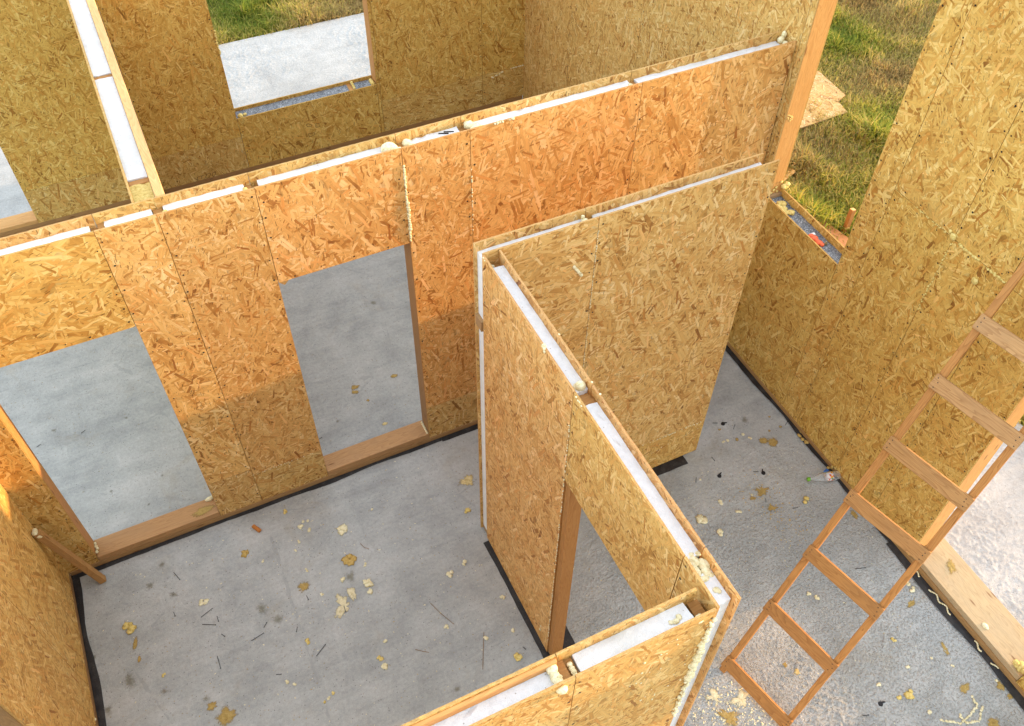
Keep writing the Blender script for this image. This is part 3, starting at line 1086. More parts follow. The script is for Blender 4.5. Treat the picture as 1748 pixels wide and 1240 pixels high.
bead(P, (2.187, YP - .001, 2.95), (2.187, YP - .001, .6), .0038, M_FOAM, 1.1, .5, .4)
bead(P, (2.75, YP - .003, .441), (3.40, YP - .003, .441), .0055, M_FOAM, 1.0, .6, .45)
bead(P, (2.9, YP - .003, .25), (3.38, YP - .003, .36), .004, M_FOAM, 2.4, 1.2, .6)
blob('foam_bead', [((2.125, 3.37, 3.0), .020, (1, 1, .9)), ((2.132, 3.345, 2.995), .015, (1, 1, .8)), ((2.12, 3.385, 3.02), .012, (1, 1, 1.2))], M_FOAM, P, 2)
c0 = on_y(985, 462, YP - .004)
blob('foam_bead', [(c0 + Vector((k * .011, 0, -k * .018)), .011, (1, .6, 1.2)) for k in range(-2, 4)], M_FOAM, P, 2)
# dark nail holes at the end post of the core
stud(P, 'x', YP + .013, YP2 - .0125, 1.45, 1.4715, 2.42, 2.50, 'core_plug', M_OLD, (1, .9, .8))

# ---------------------------------------------------------------- long arm of the corner with a doorway
Q = thing('doorway_partition', 'board partition with a narrow doorway, running between the two parallel partitions', 'wall', (1.51, 2.2, 0))
TQ = (1.06, .90, .85)
sheet(Q, 'y', XQ, -1, 2.265, 3.308, .012, ZT, tint=tt(TQ, .01), scr='lr')
sheet(Q, 'y', XQ, -1, 1.307, 2.263, 2.297, ZT, tint=tt((1.03, .93, .78), .01), scr='r')
sheet(Q, 'y', XQ, -1, 1.056, 1.305, .012, ZT, tint=tt((1.02, .94, .84), .01), scr='r')
sheet(Q, 'y', XQ2, 1, 2.265, 3.308, .012, ZT, tint=tt(TQ), scr='', jz=.002)
sheet(Q, 'y', XQ2, 1, 1.307, 2.263, 2.297, ZT, tint=tt(TQ), scr='', jz=.002)
sheet(Q, 'y', XQ2, 1, 1.050, 1.305, .012, ZT, tint=tt(TQ), scr='', jz=.002)
q0, q1 = XQ + .0125, XQ2 - .0125
core(Q, 'y', q0, q1, 2.292, 3.245, .05, 2.992)
core(Q, 'y', q0, q1, 1.312, 2.205, 2.34, 2.992)
core(Q, 'y', q0, q1, 1.085, 1.235, .05, 2.990)
stud(Q, 'y', q0, q1, 2.252, 2.290, .05, 2.966, tint=(.92, .84, .72))
stud(Q, 'y', q0, q1, 2.208, 2.249, 2.34, 2.974, tint=(.9, .8, .68))
stud(Q, 'y', q0, q1, 3.25, 3.306, .05, 2.955, tint=(.85, .78, .64))
stud(Q, 'y', q0, q1, 1.240, 1.3, .05, 2.962, tint=(.85, .78, .64))
box('door_head', (q0, 1.305, 2.298), (q1, 2.25, 2.338), M_WOOD, Q, 1, (.95, .84, .7))
box('door_jamb', (q0 - .001, 2.213, .012), (q1 + .001, 2.251, 2.296), M_WOOD, Q, 2, (.80, .66, .5))
box('base_plate', (q0, 2.252, .006), (q1, 3.3, .046), M_OLD, Q, 1)
strip(Q, [(XQ, 1.2), (XQ, 3.28)], .05, -.04, .004, nrm=(1, 0), jit=.004)
strip(Q, [(XQ2, 2.15), (XQ2, 2.45)], -.05, .11, .0045, nrm=(1, 0), jit=.004)
blob('foam_bead', [((1.525, 2.315, 3.005), .027, (1, 1, 1)), ((1.515, 2.325, 2.995), .02, (1.2, 1, .8))], M_FOAM, Q, 3, .12)
for yy in (2.62, 2.28, 2.2):
    blob('foam_bead', [((XQ2 - .002, yy, 3.05), .007, (1, 1, .8))], M_FOAM, Q, 1)
for yy in (2.2, 2.235, 3.29):
    blob('foam_bead', [((XQ, yy, 3.046), .006, (1, 1.6, .8)), ((XQ - .002, yy - .02, 3.043), .005, (1, 1.6, .8))], M_FOAM, Q, 1)
blob('foam_bead', [((1.49 + .02 * math.cos(a), 3.285 + .016 * math.sin(a), 2.965), .010, (1, 1, 1)) for a in (0, 1, 2, 3, 4, 5)] + [((1.468, 3.30 - .0 * k, 2.97 + .012 * k), .007, (1, 1, 1)) for k in range(6)], M_FOAM, Q, 2)
p0 = on_x(928, 590, XQ - .003)
blob('foam_bead', [(p0 + Vector((.004 * (k == 0), -.006 * k, -.017 * k)), .009, (.8, 1, 1.2)) for k in range(0, 3)] + [(Vector((XQ + .004, p0.y + .01, 3.05)), .012, (1, 1.4, .7))], M_FOAM, Q, 2)
# swollen foam where the header meets the end piece
fl = []
for (dx, dy, r_, sq) in [(.0, .03, .030, (1, 1, .8)), (.028, .0, .034, (.9, 1.1, .9)), (.02, -.03, .026, (1, 1.2, .8)), (-.02, -.01, .027, (1, 1.3, .6)), (-.028, .03, .022, (1, 1, .7)),
                          (-.005, -.055, .019, (1.5, .9, .6)), (.035, .055, .016, (1.2, 1, .7)), (-.03, .06, .018, (1.2, 1.2, .6)), (.005, .06, .017, (1.1, 1, .7)), (-.02, -.05, .018, (1, 1, .6)), (.03, -.05, .016, (1, 1, .7))]:
    fl.append(((1.512 + dx, 1.262 + dy, 2.988), r_ * .8, sq))
blob('foam_bead', fl, M_FOAM, Q, 3, .22)
blob('foam_bead', [((1.522, 1.145, 2.992), .013, (1.2, 1, .5)), ((1.53, 1.135, 2.992), .01, (1, 1, .5))], M_FOAM, Q, 2)
bead(Q, (XQ - .004, 2.262, 2.8), (XQ - .004, 2.262, .2), .004, M_FOAM, 1.4, .5, .55)
blob('foam_bead', [(on_x(922, 1075, XQ - .004), .009, (.6, 1, 1.6)), (on_x(923, 1069, XQ - .004), .007, (.6, 1, 1))], M_FOAM, Q, 2)

# ---------------------------------------------------------------- short arm in front
Rw = thing('corner_partition', 'board partition with wide white foam top running from the left wall to the corner', 'wall', (0, 1.11, 0))
YR, YR2 = 1.052, 1.170
TR = (1.05, .97, .84)
for u0, u1 in [(-1.56, -.43), (-.43, .818), (.818, 1.452)]:
    sheet(Rw, 'x', YR, -1, u0, u1, .012, ZT, tint=tt(TR, .03), scr='lr' if u0 > 0 else 'r')
for u0, u1 in [(-1.56, -.43), (-.43, .79), (.79, 1.43)]:
    sheet(Rw, 'x', YR2, 1, u0, u1, .012, ZT, tint=tt((1.04, .99, .85), .03), scr='', jz=.002)
# inner lath along the back board
box('top_lath', (-1.5, YR2 - .030, 2.992), (.785, YR2 - .0125, 3.040), M_WOOD, Rw, 0, (1.15, 1.08, .95), .002)
b0, b1 = YR + .0125, YR2 - .0125
core(Rw, 'x', b0, b1, -1.55, -.46, .05, ZC); core(Rw, 'x', b0, b1, -.40, .775, .05, ZC + .002); core(Rw, 'x', b0, b1, .862, 1.372, .05, ZC)
for u0, u1, zz in [(-.455, -.405, 2.97), (.780, .818, 2.985), (.821, .857, 2.97), (1.395, 1.445, 2.955)]:
    stud(Rw, 'x', b0, b1, u0, u1, .05, zz, tint=(.8, .72, .58))
blob('foam_bead', [((.760, 1.075 + .02 * k, 3.0 + rng.uniform(0, .012)), rng.uniform(.018, .026), (1, 1, .9)) for k in range(-1, 4)], M_FOAM, Rw, 3, .2)
blob('foam_bead', [((.836, 1.08 + .016 * k, 2.985), .012, (1, 1, .9)) for k in range(4)], M_FOAM, Rw, 2)
blob('foam_bead', [((1.30, 1.10, 2.992), .012, (1.4, 1, .4)), ((1.32, 1.11, 2.993), .012, (1, 1.2, .5)), ((1.28, 1.105, 2.991), .01, (1, 1, .4))], M_FOAM, Rw, 2)
blob('foam_bead', [((1.385, 1.066, 3.0), .018, (1.2, 1, .8)), ((1.40, 1.075, 2.99), .014, (1, 1, .8))], M_FOAM, Rw, 2)
# foam along the vertical joint with the corner
l = []
z = 2.98
while z > 1.9:
    big_ = .022 if 2.35 < z < 2.8 else .011
    l.append(((1.445 + rng.uniform(-.014, .004), YR - .006 + rng.uniform(-.008, .004), z), big_ * rng.uniform(.55, 1.05), (1, .8, 1.1)))
    z -= big_ * rng.uniform(.7, 1.5)
blob('foam_bead', l, M_FOAM, Rw, 2, .3)
l = [((rng.uniform(1.1, 1.43), YR - .002, rng.uniform(2.3, 2.95)), rng.uniform(.003, .007), (1, .5, 1.2)) for k in range(26)]
blob('foam_bead', l, M_FOAM, Rw, 1, .3)

# ---------------------------------------------------------------- left wall
Lw = thing('side_wall', 'left board wall with a doorway, leaning brace at its foot', 'wall', (-1.65, 3.4, 0))
XL = -1.57
TL = (1.05, .98, .82)
sheet(Lw, 'y', XL, 1, 2.60, 3.40, .052, ZT, tint=tt(TL, .02), scr='l')
sheet(Lw, 'y', XL, 1, 3.40, 4.372, .052, ZT, tint=tt(TL, .02), scr='r')
sheet(Lw, 'y', XL, 1, 1.20, 2.598, 2.287, ZT, tint=tt(TL), scr='')
sheet(Lw, 'y', XL, 1, -.5, 1.04, .052, ZT, tint=tt(TL), scr='')
sheet(Lw, 'y', XL - .162, -1, 2.60, 4.372, .052, ZT, tint=tt(TL), scr='')
sheet(Lw, 'y', XL - .162, -1, -.5, 2.598, 2.287, ZT, tint=tt(TL), scr='')
core(Lw, 'y', XL - .15, XL - .0125, 2.65, 4.36, .06, ZC)
core(Lw, 'y', XL - .15, XL - .0125, -.5, 2.59, 2.34, ZC)
box('door_jamb', (XL - .1495, 2.599, .052), (XL - .0125, 2.645, 2.98), M_OLD, Lw, 2, (.9, .78, .6))
box('door_head', (XL - .1495, 1.2, 2.288), (XL - .0125, 2.597, 2.335), M_OLD, Lw, 1)
box('base_plate', (XL - .155, 2.60, .006), (XL + .004, 4.3665, .050), M_OLD, Lw, 1, (.8, .7, .6))
strip(Lw, [(XL, .9), (XL, 4.36)], .0, .052, .004, nrm=(1, 0), jit=.012)
blob('foam_bead', [((XL + .004, 3.15, .06), .008, (1, 1.8, 1))], M_FOAM, Lw, 1)

# ---------------------------------------------------------------- gable wall on the right
E_ = thing('gable_wall', 'tall exterior board wall with a high window slot and a doorway behind the ladder', 'wall', (4.46, 4.5, 0))
TE = (1.0, .94, .64)


def gable(y):
    return max(3.06, 3.9 - .45 * (y - 4.34)) if y > 4.34 else 4.62 - .34 * (4.3 - y)     # unseen top north of the slot set low to brighten the back room


WY0, WY1, WZ = 3.365, 4.287, 1.762
for y0, y1 in [(1.725, 2.175), (2.175, 2.62), (2.62, 3.16)]:
    sheet(E_, 'y', XE, -1, y0, y1, .052, 2.628, tint=tt(TE, .02), scr='lr' + ('t' if y0 > 2 else ''))
    sheet(E_, 'y', XE, -1, y0, y1, 2.632, gable(y1) - .02, gable(y0) - .02, tint=tt((1.02, .96, .70), .02), scr='lrb')
# right of window, down to the strip under it
sheet(E_, 'y', XE, -1, 3.16, WY0, .052, gable(WY0) - .02, gable(3.16) - .02, tint=tt((1.02, .96, .70), .02), scr='lr')
sheet(E_, 'y', XE, -1, WY0, WY1, .052, WZ, tint=tt((.99, .94, .66), .02), scr='b')
sheet(E_, 'y', XE, -1, WY0, WY1, 4.0, gable(WY1) - .01, gable(WY0) - .01, tint=tt(TE), scr='')
for y0, y1, lo_ in [(WY1, 4.345, .052), (4.345, 5.06, .052), (5.06, 6.31, .052), (6.31, 7.56, .052), (7.56, 8.608, .052)]:
    sheet(E_, 'y', XE, -1, y0, y1, lo_, 2.62, tint=tt((1.0, .97, .86), .02), scr='lr')
    sheet(E_, 'y', XE, -1, y0, y1, 2.622, 4.6 if y0 < 4.3 else gable(y1), 4.6 if y0 < 4.3 else gable(y0), tint=tt((1.0, .97, .86), .02), scr='')
# door bay: head and the piece beyond
DY0, DY1 = .62, 1.725
sheet(E_, 'y', XE, -1, DY0, DY1, 2.287, ZT, tint=tt(TE), scr='')
sheet(E_, 'y', XE, -1, -.9, DY0, .052, ZT, tint=tt(TE), scr='r')
# outer boards
for y0, y1, z0, za, zb in [(-.9, DY0, .0, ZT, ZT), (DY0, DY1, 2.287, ZT, ZT), (DY1, WY0, .0, gable(WY0) - .02, gable(DY1) - .02), (WY0, WY1, .0, WZ + .002, WZ + .002),
                           (WY0, WY1, 4.0, gable(WY1), gable(WY0)), (WY1, 4.345, .0, 4.6, 4.6), (4.345, 6.2, .0, gable(6.2), gable(4.345)), (6.2, 8.77, .0, 3.06, 3.06)]:
    sheet(E_, 'y', XE2, 1, y0, y1, z0, za, zb, tint=tt(TE), scr='')
e0, e1 = XE + .0125, XE2 - .0125
core(E_, 'y', e0, e1, DY1 + .05, WY0 - .05, .06, 3.6)
core(E_, 'y', e0, e1, WY1 + .05, 8.59, .06, 2.95)
core(E_, 'y', e0, e1, WY0 + .003, WY1 - .003, .06, WZ - .062, M_EPSG)
core(E_, 'y', e0, e1, -.9, DY0 - .05, .06, 2.98)
core(E_, 'y', e0, e1, DY0, DY1, 2.34, 2.98)
box('window_post', (e0 - .001, WY1, WZ - .06), (e1 + .001, WY1 + .048, 4.4), M_WOOD, E_, 2, (1.12, 1.04, .84))
box('window_post', (e0, WY0 - .046, .06), (e1, WY0, 4.2), M_WOOD, E_, 2, (1.05, .92, .76))
box('door_post', (e0 - .001, DY1, .112), (e1 + .001, DY1 + .045, 3.6), M_WOOD, E_, 2, (1.22, 1.16, 1.0))
box('door_post', (e0, DY0 - .045, .112), (e1, DY0, 2.98), M_WOOD, E_, 2, (1.1, 1.0, .86))
box('door_head', (e0, DY0 + .002, 2.288), (e1, DY1 - .002, 2.335), M_WOOD, E_, 1)
box('base_plate', (XE - .008, -.9, .006), (XE2 + .004, 8.58, .050), M_OLD, E_, 1, (1.0, .90, .70))
box('door_sill', (XE + .012, DY0 + .003, .052), (XE2 + .14, DY1 - .003, .110), M_OLD, E_, 1, (1.36, 1.55, 1.75), .003)
box('window_block', (e0, WY1 - .03, WZ - .06), (e1, WY1 - .002, WZ - .03), M_OLD, E_, 0)
strip(E_, [(XE, -.8), (XE, 4.2)], .0, -.05, .013, nrm=(1, 0), jit=.012)
strip(E_, [(XE, -.8), (XE, 1.9)], .0, -.07, .012, nrm=(1, 0), jit=.012)
# foam on the sill and the seams
fs = []
for k in range(16):
    u, v = rng.uniform(1325, 1364), rng.uniform(347, 366)
    c = on_z(u, v, WZ - .05)
    if e0 + .012 < c.x < e1 - .012 and WY0 < c.y < WY1 - .05:
        fs.append((c, rng.uniform(.018, .034), (1, 1, .65)))
blob('foam_bead', fs, M_FOAMY, E_, 2, .35)
blob('foam_bead', [(on_z(1437, 446, WZ - .055), .02, (1, 1, .7))], M_FOAMY, E_, 2)
blob('foam_bead', [((XE + .03 + .02 * k, WY1 - .006, WZ - .02 + rng.uniform(0, .09)), .012, (1.2, .5, 1.2)) for k in range(7)], M_FOAMY, E_, 1, .4)
blob('foam_bead', [((XE2 + .012 * k - .01, WY1 - .02, WZ + .02 + .02 * rng.random()), .022, (1, 1, .8)) for k in range(4)], M_FOAMY, E_, 2, .4)
for zz in (2.45, 2.46, 2.47):
    blob('foam_bead', [((XE + .02 + rng.uniform(0, .05), WY1 - .002, zz + rng.uniform(-.02, .02)), .006, (1.4, .5, 1)) for k in range(4)], M_FOAMY, E_, 1)
bead(E_, (XE - .004, 2.95, 2.63), (XE - .004, 2.62, 2.63), .006, M_FOAMY, .8, .5, .45)
bead(E_, (XE - .004, 2.565, 2.628), (XE - .002, 2.41, 2.628), .010, M_FOAMY, .5, .35, 0)
bead(E_, (XE - .004, 2.33, 2.628), (XE - .002, 2.19, 2.628), .009, M_FOAMY, .5, .4, .1)
blob('foam_bead', [((XE - .006, 2.625, 2.645), .024, (.7, 1, 1.1)), ((XE - .004, 2.66, 2.66), .014, (.7, 1, 1))], M_FOAMY, E_, 2)
blob('foam_bead', [(on_x(1664, 480, XE - .006), .026, (.5, 1, 1))], M_FOAMY, E_, 2)
bead(E_, (XE - .003, 2.62, 2.6), (XE - .003, 2.62, 2.0), .007, M_FOAMY, 1.0, .7, .3)
bead(E_, (XE - .003, 2.175, 2.6), (XE - .003, 2.175, 2.3), .007, M_FOAMY, .9, .6, .3)
bead(E_, (XE - .003, 2.175, 1.4), (XE - .003, 2.175, .9), .004, M_FOAMY, 1.6, .8, .5)
bead(E_, (XE - .003, 3.16, .9), (XE - .003, 3.16, .3), .003, M_FOAMY, 1.6, .8, .6)
bead(E_, (XE - .002, 3.93, 1.6), (XE - .002, 3.93, 1.0), .003, M_FOAMY, 1.8, .5, .5)
bead(E_, (XE - .001, DY1 + .002, 2.0), (XE - .001, DY1 + .002, .15), .003, M_FOAMY, 1.3, .5, .3)
for (u, v, a, b) in [(1370, 750, .022, .055), (1373, 743, .018, .03)]:
    c = on_z(u, v, .012)
    blob('foam_bead', [(c, .02, (.8, 1.0, .5)), (c + Vector((.01, -.04, 0)), .022, (.9, 1.1, .5)), (c + Vector((-.004, .04, .004)), .018, (.8, 1.2, .5))], M_FOAMO, E_, 2, .4)
c = on_x(1420, 798, XE - .012)
blob('foam_bead', [(c, .016, (.9, 1, 1.5)), (c + Vector((-.01, .02, -.03)), .015, (1, 1, 1.2)), (c + Vector((0, -.03, .03)), .012, (.6, 1.2, .8))], M_FOAMO, E_, 2, .4)
splat('foam_bead', (4.56, 1.50), .09, .045, 1.1, M_SPLATO, E_, .004, .4, .110)
blob('foam_bead', [((4.44, 1.02, .112), .02, (1, 1.4, .4))], M_FOAM, E_, 2)
blob('foam_bead', [((4.41 + rng.uniform(0, .05), .67 + rng.uniform(-.06, .05), .12 + rng.uniform(0, .02)), .024, (1, 1, .7)) for k in range(7)], M_FOAMY, E_, 2)
l = []
for (y0, y1) in [(1.62, 1.56), (1.44, 1.22), (.98, .9), (.8, .75)]:
    y = y0
    while y > y1:
        l.append(((XE - .03 + .012 * math.sin(y * 60), y, .022), .007, (1, 1.3, .8))); y -= .011
blob('foam_bead', l, M_FOAM, E_, 1, .3)
mk = lambda X, Y: on_x(1500 + X / 12.4, 650 + Y / 12.4, XE - .0012)
marks(E_, [[(500, 290), (560, 275), (610, 360), (600, 465), (545, 415), (508, 330), (500, 290)], [(420, 480), (415, 540), (460, 590), (510, 610)], [(470, 705), (350, 590), (378, 542), (500, 660)],
           [(590, 250), (620, 290)]], mk)

# ---------------------------------------------------------------- rear wall with the wide window
B_ = thing('rear_wall', 'rear exterior board wall with a wide window opening onto the pale apron', 'wall', (1.5, 8.7, 0))
YB, YB2 = 8.60, 8.775
BX0, BX1, BZ = .98, 2.545, .735
TB = (1.0, .95, .64)
sheet(B_, 'x', YB, -1, BX0, BX1, .50, BZ, tint=tt(TB, .02), scr='lr')
for u0, u1 in [(-1.245, .035), (.035, BX0), (BX1 + .035, 3.83), (3.83, 4.379)]:
    sheet(B_, 'x', YB, -1, u0, u1, .516, ZT, tint=tt(TB, .02), scr='lr')
    sheet(B_, 'x', YB, -1, u0, u1, .108, .514, tint=tt((.97, .95, .78), .02), scr='lr', turn=u0 > 2)
sheet(B_, 'x', YB, -1, BX0, BX1, .108, .498, tint=tt(TB, .02), scr='lrb')
sheet(B_, 'x', YB, -1, BX1, BX1 + .035, .108, ZT, tint=tt(TB, .02), scr='')
sheet(B_, 'x', YB, -1, BX0, BX1, 2.6, ZT, tint=tt(TB), scr='')
sheet(B_, 'x', YB, -1, -4, -2.30, .108, ZT, tint=tt(TB), scr='')
sheet(B_, 'x', YB, -1, -2.30, -1.247, 2.3, ZT, tint=tt(TB), scr='')
for u0, u1, z0, z1 in [(-4, -2.3, 0, ZT), (-2.3, -1.247, 2.3, ZT), (-1.245, BX0, 0, ZT), (BX0, BX1, 0, BZ + .022), (BX0, BX1, 2.6, ZT), (BX1, 4.366, 0, ZT)]:
    sheet(B_, 'x', YB2, 1, u0, u1, z0, z1, tint=tt(TB), scr='')
b0, b1 = YB + .0125, YB2 - .0125
for u0, u1, z0, z1 in [(-3.9, -2.35, .1, ZC), (-1.195, BX0 - .05, .1, ZC), (BX1 + .05, 4.35, .1, ZC)]:
    core(B_, 'x', b0, b1, u0, u1, z0, z1)
core(B_, 'x', b0, b1, BX0 + .003, 2.24, .1, BZ - .014, M_EPSG)
core(B_, 'x', b0, b1, 2.29, BX1 - .003, .1, BZ - .016, M_EPSG)
stud(B_, 'x', b0, b1, 2.243, 2.287, .1, BZ - .012, tint=(.9, .8, .65))
box('window_post', (BX0 - .045, b0, BZ - .05), (BX0, b1, 2.98), M_WOOD, B_, 2, (.95, .84, .7))
box('window_post', (BX1, b0 - .001, BZ - .05), (BX1 + .046, b1, 2.98), M_WOOD, B_, 2, (.95, .84, .7))
box('door_post', (-1.245, b0, .11), (-1.20, b1, 2.98), M_WOOD, B_, 2, (.95, .84, .7))
box('base_plate', (-4, YB - .006, .006), (4.362, YB2 + .003, .055), M_OLD, B_, 0, (.9, .75, .58))
box('base_plate', (-4, YB + .003, .057), (4.362, YB2 + .002, .106), M_OLD, B_, 0, (.95, .8, .62))
box('door_sill', (-2.30, YB + .001, .108), (-1.247, YB2 + .002, .150), M_WOOD, B_, 0, (1.1, 1.08, 1.0))
blob('foam_bead', [((BX0 + .05, 8.65, BZ - .005), .03, (1, 1, .8)), ((BX0 + .10, 8.66, BZ - .005), .022, (1, 1, .7))], M_FOAMY, B_, 2)
blob('foam_bead', [((BX1 - .03, 8.64 + .03 * k, BZ), .026, (1, 1, .9)) for k in range(3)], M_FOAMY, B_, 2)
blob('foam_bead', [((2.30, 8.64 + .03 * k, BZ + .005 * k), .017, (1, 1, .9)) for k in range(4)], M_FOAMY, B_, 2)
bead(B_, (3.95, YB - .004, .46), (4.12, YB - .004, .50), .010, M_FOAM, .7, .6, .2)
bead(B_, (4.2, YB - .004, .516), (4.36, YB - .004, .516), .006, M_FOAM, .9, .5, .4)
bead(B_, (-1.2, YB - .004, .515), (-.6, YB - .004, .515), .009, M_FOAMY, .9, .5, .45)
bead(B_, (BX0, YB - .004, .7), (BX0 + .03, YB - .004, .2), .006, M_FOAMY, 1.6, .7, .6)
bead(B_, (BX0 - .002, YB - .002, 1.75), (BX0 - .002, YB - .002, 1.5), .012, M_FOAMY, .8, .4, .3)
mk = lambda X, Y: on_y(320 + X / 20.66, 270 + Y / 20.66, YB - .0012)
marks(B_, [[(650, 640), (700, 570), (790, 530), (822, 570), (770, 660), (690, 715), (645, 690), (650, 640)], [(870, 605), (900, 520), (985, 488), (975, 580), (930, 665), (870, 620)],
           [(330, 685), (460, 640), (595, 605)], [(240, 700), (370, 800)], [(345, 690), (360, 790)], [(500, 640), (510, 740)], [(800, 750), (890, 730)]], mk, .0042)
mk = lambda X, Y: on_y(480 + X / 12.4, 190 + Y / 12.4, YB - .0012)
marks(B_, [[(525, 290), (570, 268), (640, 285), (645, 322), (560, 328), (525, 290)], [(580, 480), (700, 455), (715, 490)], [(590, 552), (705, 500)], [(575, 478), (597, 552)],
           [(740, 262), (800, 262), (808, 330), (740, 345), (720, 320), (740, 262)]], mk, .0042)

# ---------------------------------------------------------------- cross wall behind the long wall
Vw = thing('cross_wall', 'cross wall behind the long wall, foam top open between a thin board and a pale timber', 'wall', (-.08, 6.6, 0))
vx0, vx1 = -.166, .020
sheet(Vw, 'y', vx0, -1, 4.539, 8.597, .052, ZT, tint=tt((1, .96, .86)), scr='')
box('side_timber', (-.036, 4.542, .052), (vx1, 8.597, 3.046), M_WOOD, Vw, 1, (1.3, 1.35, 1.4), .004)
core(Vw, 'y', vx0 + .0125, -.0385, 4.83, 6.0, .06, 2.992)
core(Vw, 'y', vx0 + .0125, -.0385, 6.05, 8.59, .06, 2.992)
stud(Vw, 'y', vx0 + .0125, -.0385, 6.003, 6.047, .06, 2.985, tint=(.9, .8, .66))
stud(Vw, 'y', vx0 + .0125, -.0385, 4.785, 4.827, .06, 2.985, tint=(.9, .8, .66))
core(Vw, 'y', vx0 + .0125, -.0385, 4.542, 4.783, .06, 2.985, M_FOAMY, 'foam_fill')
bead(Vw, (vx1 + .004, 4.6, 2.98), (vx1 + .01, 4.545, 3.0), .014, M_FOAM, .6)

# ================================================================== THINGS
# ---------------------------------------------------------------- ladder
Lad = thing('ladder', 'homemade wooden ladder leaning on the gable wall beside its doorway', 'ladder', (2.59, 1.34, 0))
LA, RA = Vector((2.530, 1.600, 0)), Vector((2.652, 1.071, 0))
LB = on_x(1748, 455, 4.25); RB = on_x(1748, 738, 3.95)
dl = (LB - LA).normalized(); dr = (RB - RA).normalized()
dm = ((dl + dr) / 2).normalized()
acr = (RA - LA); acr = (acr - acr.dot(dm) * dm).normalized()
upn = acr.cross(dm)
if upn.z < 0: upn = -upn
if upn.x > 0: upn = -upn
Ltop = LA + dl * ((4.335 - LA.x) / dl.x); Rtop = RA + dr * ((4.335 - RA.x) / dr.x)
beam('rail', LA - upn * .02, Ltop - upn * .02, .045, .04, M_LAD, Lad, acr, (.88, .70, .47))
beam('rail', RA - upn * .02, Rtop - upn * .02, .045, .04, M_LAD, Lad, acr, (.88, .70, .47))


def closest(A, d, u, v):
    r_ = Vector(ray(u, v)).normalized()
    w = A - Vector((0, 0, H))
    b = d.dot(r_)
    return (b * r_.dot(w) - d.dot(w)) / (1 - b * b)


RL = [(1241, 1128), (1311, 1031), (1382, 941), (1453, 848), (1521, 758), (1599, 652), (1674, 550)]
RR = [(1338, 1229), (1422, 1140), (1499, 1045), (1577, 948), (1655, 862), (1742, 756), (1840, 640)]
zr = 0
rt = [(.74, .59, .40), (.75, .60, .42), (.78, .65, .47), (.84, .75, .62), (.84, .78, .68), (.88, .84, .80), (.94, .92, .90)]
rungs = []
for k, (a, b) in enumerate(zip(RL, RR)):
    tl = closest(LA, dl, *a); tr = closest(RA, dr, *b)
    if k == 6: tr = tl
    rungs.append((tl, tr))
gap = (rungs[6][0] - rungs[4][0]) / 2
rungs.append((rungs[6][0] + gap * .97, rungs[6][1] + gap * .97))
for k, (tl, tr) in enumerate(rungs):
    if (LA + dl * tl).x > 4.30 or (RA + dr * tr).x > 4.30:
        continue
    p = LA + dl * tl + upn * .0125; q = RA + dr * tr + upn * .0125
    e = (q - p).normalized()
    ru = beam('rung', p - e * .027, q + e * .027, .098, .025, M_LAD, Lad, dm, rt[min(k, 6)])
    V, F = [], []
    for end, s in ((p, 1), (q, -1)):
        for off in (-.028, .004, .03):
            c = end + dm * (off + rng.uniform(-.006, .006)) + e * s * rng.uniform(-.008, .012) + upn * .0132
            b = len(V)
            for kk in range(6):
                V.append(c + (dm * SCREW_V[kk][0] + e * SCREW_V[kk][1]) * .0042)
            idx = list(range(b, b + 6))
            nn = (V[b + 1] - V[b]).cross(V[b + 2] - V[b])
            F.append(idx if nn.dot(upn) > 0 else idx[::-1])
    so = mesh_obj('screw_heads', V, F, M_STEEL)
    so['kind'] = 'stuff'
    so.parent = ru

# ---------------------------------------------------------------- brace leaning on the left wall
ft = on_z(178, 992, 0); tp = Vector((XL + .03, 4.27, .80))
Br = thing('brace_board', 'short brown batten with a foam-capped end propped against the left wall', 'batten', ft)
d = (tp - ft).normalized()
beam('batten', ft + d * .012, tp, .05, .05, M_OLD, Br, (0, 1, 0), (1.1, .92, .66))
blob('foam_cap', [(tp + Vector((rng.uniform(-.012, .01), rng.uniform(-.02, .02), rng.uniform(-.04, .02))), rng.uniform(.014, .024), (1, 1, 1)) for k in range(9)], M_FOAM, Br, 2, .3)

# ---------------------------------------------------------------- residue on the slab (parts of the floor) and loose scraps
px = 1 / 245.0                                          # metres on the slab per photo pixel, roughly


def st(u, v, wx, wy, mat, ang=0., h=.003, wob=.35):
    p = on_z(u, v, 0)
    k = (Vector((0, 0, H)) - p).length / FPX
    z_ = floor_z(p.x, p.y)
    o = splat('dried_residue', (p.x, p.y), wx * k * .5, wy * k * .5 * 1.2, ang - .42, mat, None, h, wob, z_ + .0015)
    o.parent = floor
    return o


FV = None


def floor_z(x, y, r=.02):
    """height of the rough slab under a small spot"""
    global FV
    if not (PX0 < x < PX1 and PY0 < y < PY1):
        return 0.0
    if FV is None:
        n = len(floor.data.vertices)
        a = np.empty(n * 3); floor.data.vertices.foreach_get('co', a)
        FV = a.reshape(-1, 3)
    m = (abs(FV[:, 0] - x) < r) & (abs(FV[:, 1] - y) < r)
    return float(np.median(FV[m, 2])) if m.any() else 0.0


